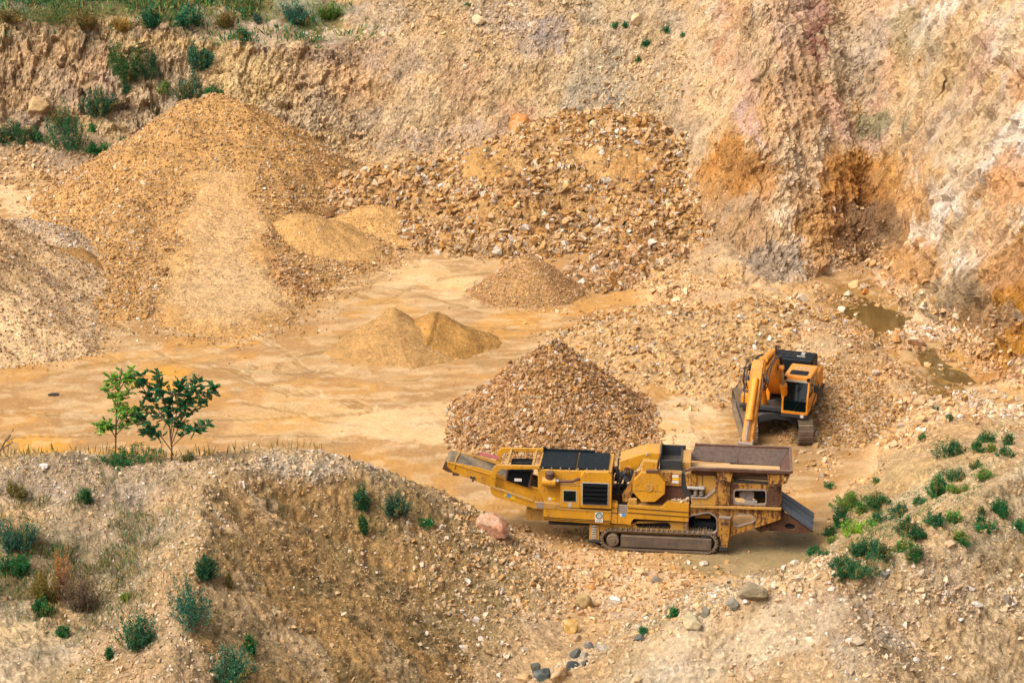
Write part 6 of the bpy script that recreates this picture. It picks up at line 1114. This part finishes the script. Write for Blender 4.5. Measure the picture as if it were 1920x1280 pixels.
blades('grass', 'tall green and straw grass covering the meadow above the cliff', rimw * (.12 + sstep(.45, .6, pt1) * (.4 + pt2)) * (1 - np.exp(-((np.hypot((wu - 650) / 120, (wv - 66) / 12))) ** 2)) * (1 - .9 * np.exp(-((np.hypot((wu - 440) / 130, (wv - 52) / 26))) ** 2)) * (1 - .9 * np.exp(-((np.hypot((wu - 600) / 90, (wv - 62) / 16))) ** 2)), 30000, .2, .6, ['olive', 'mid', 'dark', 'light', 'dry', 'mid', 'olive'], .5, 2.2)
blades('grass', 'thin dry grass along the crest of the spoil mounds', mound * (np.exp(-((zf - 4.6) / .35) ** 2) * (V1 < 900) * .7 + .12 + 1.2 * sstep(.55, .7, pt1) * sstep(.45, .65, pt2)) * (1 - .95 * track) * (PT[:, 0] < 1.5), 9000, .04, .15, ['dry', 'dry', 'grey', 'grey'], .7)
blades('grass', 'thin dry stalks standing along the mound crest', mound * np.exp(-((V1 - (858 - np.exp(-((wu - 600) / 90) ** 2) * 14)) / 7) ** 2) * (U1 < 720), 520, .12, .55, ['dry', 'dry', 'olive'], .3)
blades('weeds', 'dark creeping weeds in patches on the shaded mound flank', mound * (PT[:, 0] < 1) * sstep(430, 520, wu) * sstep(.52, .66, pt1) * (.1 + sstep(.45, .6, pt2)), 7000, .03, .10, ['olive', 'grey', 'purple'], 1.2)
blades('weeds', 'weeds and dry stalks at the left edge beside the sandy track', mound * np.exp(-(np.hypot((wu - 90) / 150, (wv - 1050) / 95)) ** 2) * (.1 + sstep(.45, .6, pt2)), 9000, .08, .4, ['olive', 'grey', 'dry', 'dry', 'mid'], .5, .8)
blades('weeds', 'short sprigs between the bushes of the clay mound', FG * (PT[:, 0] > 8) * np.exp(-(np.hypot((wu - 1690) / 170, (wv - 960) / 90)) ** 2) * sstep(.45, .65, pt2), 9000, .04, .16, ['mid', 'light', 'olive', 'dark'], .7)

# ------------------------------------------------------------------ single boulders
def boulder(u, v, w, h, hexc, label, group=None, seed=0, flat=1.0, rot=0.0):
    loc, nrm = hit(u, v + h * .35); dep = loc.y * CP_ + (CAMZ - loc.z) * SP_; m = dep / FPX; bm = bmesh.new(); bmesh.ops.create_icosphere(bm, subdivisions=4, radius=1.0)
    V = np.array([q.co[:] for q in bm.verts], F32); T = np.array([[q.index for q in f.verts] for f in bm.faces], np.int32); bm.free()
    r = np.random.default_rng(seed + 5); d = r.normal(size=(13, 3)); d /= np.linalg.norm(d, axis=1, keepdims=True); c = r.uniform(.60, .95, 13); s_ = (V @ d.T) / c; k = np.maximum(s_.max(1), .72); V = V / k[:, None]   # a rock with cleaved faces
    V += V * (fbm(V * 1.6 + seed, seed, 4) * .06 + fbm(V * 6 + seed, seed + 3, 3) * .03)[:, None]; ext = np.ptp(V, axis=0); V = V / ext * np.array([w * m, w * m * .85, h * m * flat * 1.05], F32)
    ca, sa = math.cos(rot), math.sin(rot); V = np.stack([V[:, 0] * ca - V[:, 2] * sa, V[:, 1], V[:, 0] * sa + V[:, 2] * ca], 1); n_1 = vnoise(V * 3 / max(.2, w * m) + seed, seed); hs_ = hexc.split('+'); col = lin(hs_[0]) * (.78 + .4 * n_1)[:, None]
    if len(hs_) > 1: q = sstep(.45, .6, vnoise(V * 5 / max(.3, w * m) + seed, seed + 9))[:, None] * .8; col = col * (1 - q) + lin(hs_[1]) * q
    o = np_mesh('boulder', V, tris=T, mat=M_STONE, col=col); o.location = loc + Vector((0, 0, h * m * .22)); return tag(o, label, 'boulder', group)
for k, a in enumerate([(918, 982, 66, 42, 'd4ae8c+bd8662', 'big pink and rust red slab lying left of the crusher tracks', None, 1.0, -.45), (972, 224, 44, 40, 'd6a470+c48648', 'tan boulder stuck at the left top of the rubble heap'), (1092, 1126, 32, 28, 'c8ad78+b39a6a', 'dull tan boulder in the gully below the crusher'), (1108, 1098, 18, 16, 'd79a5e', 'orange block above the dull tan gully boulder'),
        (1071, 1172, 28, 36, 'cfae6e+b8904e', 'upright ochre boulder at the foot of the left mound'), (1084, 1194, 20, 18, 'b29a74', 'brown stone right below the upright ochre boulder'), (1128, 1212, 26, 20, 'c2b8a2', 'light grey boulder in the dark stone cluster'), (1105, 1208, 22, 20, '8f8c80', 'mid grey boulder in the dark stone cluster'), (1082, 1222, 22, 22, '5c6058', 'dark grey boulder left in the dark stone cluster'), (1072, 1243, 28, 22, '4c534f', 'blackish boulder at the bottom of the dark stone cluster'), (1096, 1226, 18, 18, 'b5ad98', 'pale grey stone between the dark cluster boulders'), (1098, 1240, 16, 14, '6d6f66', 'small dark stone at the lower right of the cluster'), (1144, 1214, 16, 14, 'b8a888', 'beige stone at the right end of the dark stone cluster'),
        (1020, 1258, 34, 32, '5a6560+7a8078', 'dark blue grey boulder at the bottom edge'), (1003, 1252, 20, 22, '6a6a5c', 'olive grey stone left of the bottom edge boulder'), (1048, 1262, 34, 40, 'd2b890+c09a68', 'beige boulder right of the bottom edge dark boulder'), (985, 1268, 30, 18, 'c9a878', 'flat tan stone at the bottom edge'), (1199, 1194, 22, 16, '6a6c62', 'dark stone beside the small green sprig'),
        (1410, 1106, 58, 36, '9c8f70+86795c', 'grey brown lump of dried mud behind the front crest'), (1374, 1130, 26, 22, '8d8a78', 'grey boulder below the dried mud lump'), (1323, 1144, 20, 22, '858270', 'grey stone left of the grey boulder below the mud lump'), (1297, 1161, 40, 28, 'c4b68e', 'pale khaki boulder on the front crest'), (1232, 1086, 30, 16, '9a8f78', 'greyish stone in front of the crusher leg'), (1319, 1053, 17, 15, 'd8cbb0', 'round whitish stone in front of the crusher track'), (1200, 1070, 24, 18, 'dcb98a', 'pale tan stone in the rubble before the track'), (1155, 1122, 22, 18, 'e9e0d0', 'white stone in the gully rubble'),
        (1715, 637, 34, 28, 'd2a478+e0c4a0', 'large round boulder between the two ponds'), (1602, 533, 20, 16, 'd9ae7a', 'tan boulder at the head of the gully'), (1622, 536, 16, 15, 'd4c09c', 'white boulder at the head of the gully'), (1621, 545, 14, 14, 'c9823c', 'orange boulder at the head of the gully'), (1590, 549, 18, 15, 'd2c0a0', 'greyish white boulder in the gully bed'), (1578, 580, 16, 12, 'd8cdb4', 'pale flat stone in the upper pond'), (1601, 612, 13, 10, 'c58a4c', 'brown stone standing in the upper pond'), (1595, 630, 13, 9, 'c9b088', 'beige stone on the shore of the upper pond'), (1642, 573, 15, 12, 'd3a06a', 'tan stone on the far shore of the upper pond'), (1642, 697, 16, 14, 'd3bfa4', 'whitish stone on the slope of the bank'), (1681, 634, 18, 16, 'cf9a62', 'ochre boulder left of the large round boulder'), (1600, 655, 22, 14, 'a8825a', 'brown boulder at the foot of the bank'), (1585, 752, 22, 14, 'd8b58a', 'pale stone on the rubble behind the excavator'), (1460, 640, 26, 14, 'e0c8a4', 'whitish slab behind the excavator'),
        (1250, 590, 24, 14, 'c98a44', 'orange brown boulder on the middle of the rubble bank'), (1100, 500, 20, 14, 'd69a58', 'ochre boulder at the left end of the small rubble heap'), (1130, 508, 16, 12, 'e6dccb', 'white stone at the foot of the small rubble heap'), (1170, 265, 42, 22, 'c8873f+d9a467', 'long orange boulder near the top of the big rubble heap'), (1240, 385, 30, 20, 'd9c4a2', 'pale boulder at the right end of the big rubble heap'), (785, 335, 24, 16, 'c9843e', 'orange boulder at the left end of the big rubble heap'),
        (1376, 97, 0, 0, '', ''), (1101, 96, 14, 13, 'd8c6a6', 'round pale boulder on the bare slope'), (900, 36, 30, 16, 'd9bf94', 'pale boulder on the upper slope above the bench road'), (958, 9, 20, 14, 'dcc8a2', 'pale boulder at the top edge'), (1195, 30, 26, 24, 'd4b88c', 'cracked pale boulder high on the slope'), (868, 185, 0, 0, '', ''), (75, 192, 48, 36, 'd2b484+c4a474', 'angular rock block at the foot of the cliff'), (82, 874, 18, 10, 'e4dccd', 'flat white stone on the mound crest'), (1545, 1040, 13, 10, 'd98a4c', 'orange stone between two low bushes at the foot of the mound'), (1489, 1053, 22, 12, 'e6d6bc', 'white block on top of the front rubble crest'), (1780, 1016, 24, 16, 'd8b890', 'pale boulder on the summit of the rubble crest'), (1660, 1075, 22, 16, '8f8c80', 'grey boulder on the front rubble crest'), (1490, 1197, 14, 14, 'e8cfb0', 'pale round stone on the bare front slope'), (1406, 1265, 22, 22, 'e2c4a0', 'pinkish pale boulder at the bottom edge of the front slope'), (1885, 1120, 18, 26, '9a9280', 'grey upright stone at the right side'), (1120, 990, 0, 0, '', ''), (710, 955, 0, 0, '', ''), (1005, 1012, 18, 12, 'b99a6c', 'brown stone at the foot of the left mound'), (835, 948, 14, 8, 'b59463', 'flat stone on the ground left of the pink slab'), (478, 832, 8, 7, 'e0cfae', 'single pale stone on the floor behind the mound'), (1700, 1180, 0, 0, '', ''), (1830, 1130, 22, 14, 'dcd2c0', 'whitish stone in the rubble at the right side'), (1605, 1200, 28, 18, 'd9c7a6', 'pale stone in the grey rubble of the front slope')]):
    if a[2]: boulder(*a[:6], seed=k, flat=a[7] if len(a) > 7 else 1.0, rot=a[8] if len(a) > 8 else 0.0)
sm = MB(); p0 = atZ(100, 741, .03); sm.add([p0 + Vector(q) for q in [(-.22, 0, 0), (-.05, .08, .05), (.22, .12, .02), (.2, .02, .0), (-.02, -.03, .03), (-.2, -.06, 0), (-.22, 0, .05), (-.05, .08, .1), (.22, .12, .06), (.2, .02, .05), (-.02, -.03, .08), (-.2, -.06, .05)]], [(0, 1, 2, 3, 4, 5), (6, 7, 8, 9, 10, 11)] + [(k, (k + 1) % 6, 6 + (k + 1) % 6, 6 + k) for k in range(6)])
tag(sm.build('scrap_strip', M_DARK, None, .006), 'bent dark strip of scrap lying on the open floor', 'scrap')

# ------------------------------------------------------------------ water standing in the two hollows
m, nt, b = new_mat('pond_water'); n1 = tex(nt, .9, 4, .6)
nt.links.new(mixc(nt, ramp(nt, n1.outputs[0], [(.35, 0.0), (.65, 1.0)]), lin('604b26'), lin('6c5a32')), b.inputs['Base Color']); b.inputs['Roughness'].default_value = .07; n2 = tex(nt, 5, 2, .5); bump(nt, b, [(n2.outputs[0], .06, .02)]); M_WAT = m
for pl in ([(1555, 560), (1600, 545), (1655, 575), (1725, 592), (1700, 640), (1610, 655), (1550, 610)], [(1705, 650), (1745, 655), (1800, 690), (1850, 735), (1830, 752), (1760, 735), (1710, 700)]):
    o = MB().add([atZ(u, v, WATER_Z) for u, v in pl], [tuple(range(len(pl)))[::-1]]).build('pond', M_WAT, None, 0); tag(o, 'shallow green brown pond among the rocks of the gully', 'pond', 'gully ponds', 'structure')
# ------------------------------------------------------------------ daylight and camera
w = bpy.data.worlds.new("World"); SC.world = w; w.use_nodes = True
sk = w.node_tree.nodes.new('ShaderNodeTexSky'); sk.sky_type = 'NISHITA'; sk.sun_disc = False
SUN_EL, SUN_AZ = R(52), R(-124)                      # azimuth measured clockwise from +Y
sk.sun_elevation = SUN_EL; sk.sun_rotation = SUN_AZ; sk.dust_density = 6; sk.air_density = .8; sk.ozone_density = .6
bg = w.node_tree.nodes['Background']; bw_ = w.node_tree.nodes.new('ShaderNodeRGBToBW'); w.node_tree.links.new(sk.outputs[0], bw_.inputs[0]); w.node_tree.links.new(mixc(w.node_tree, .6, sk.outputs[0], bw_.outputs[0]), bg.inputs[0])  # thin cloud: a paler sky
bg.inputs[1].default_value = .15
L = bpy.data.lights.new('sun', 'SUN'); L.energy = 1.25; L.angle = R(42); L.color = (1, .92, .82)
so = bpy.data.objects.new('sun', L); C.objects.link(so)
dv = Vector((math.sin(SUN_AZ) * math.cos(SUN_EL), math.cos(SUN_AZ) * math.cos(SUN_EL), math.sin(SUN_EL)))
so.rotation_euler = dv.to_track_quat('Z', 'Y').to_euler()
cam = bpy.data.cameras.new('camera'); co = bpy.data.objects.new('camera', cam); C.objects.link(co)
cam.sensor_width = 36; cam.lens = 36 * FPX / 1920; cam.clip_end = 2000; cam.clip_start = .5
co.location = (0, 0, CAMZ); co.rotation_euler = (R(90) - PITCH, 0, 0); SC.camera = co
SC.view_settings.view_transform = 'Standard'; SC.view_settings.look = 'None'; SC.view_settings.gamma = 1
SC.view_settings.exposure = 1.13
SC.cycles.max_bounces = 5; SC.cycles.diffuse_bounces = 3
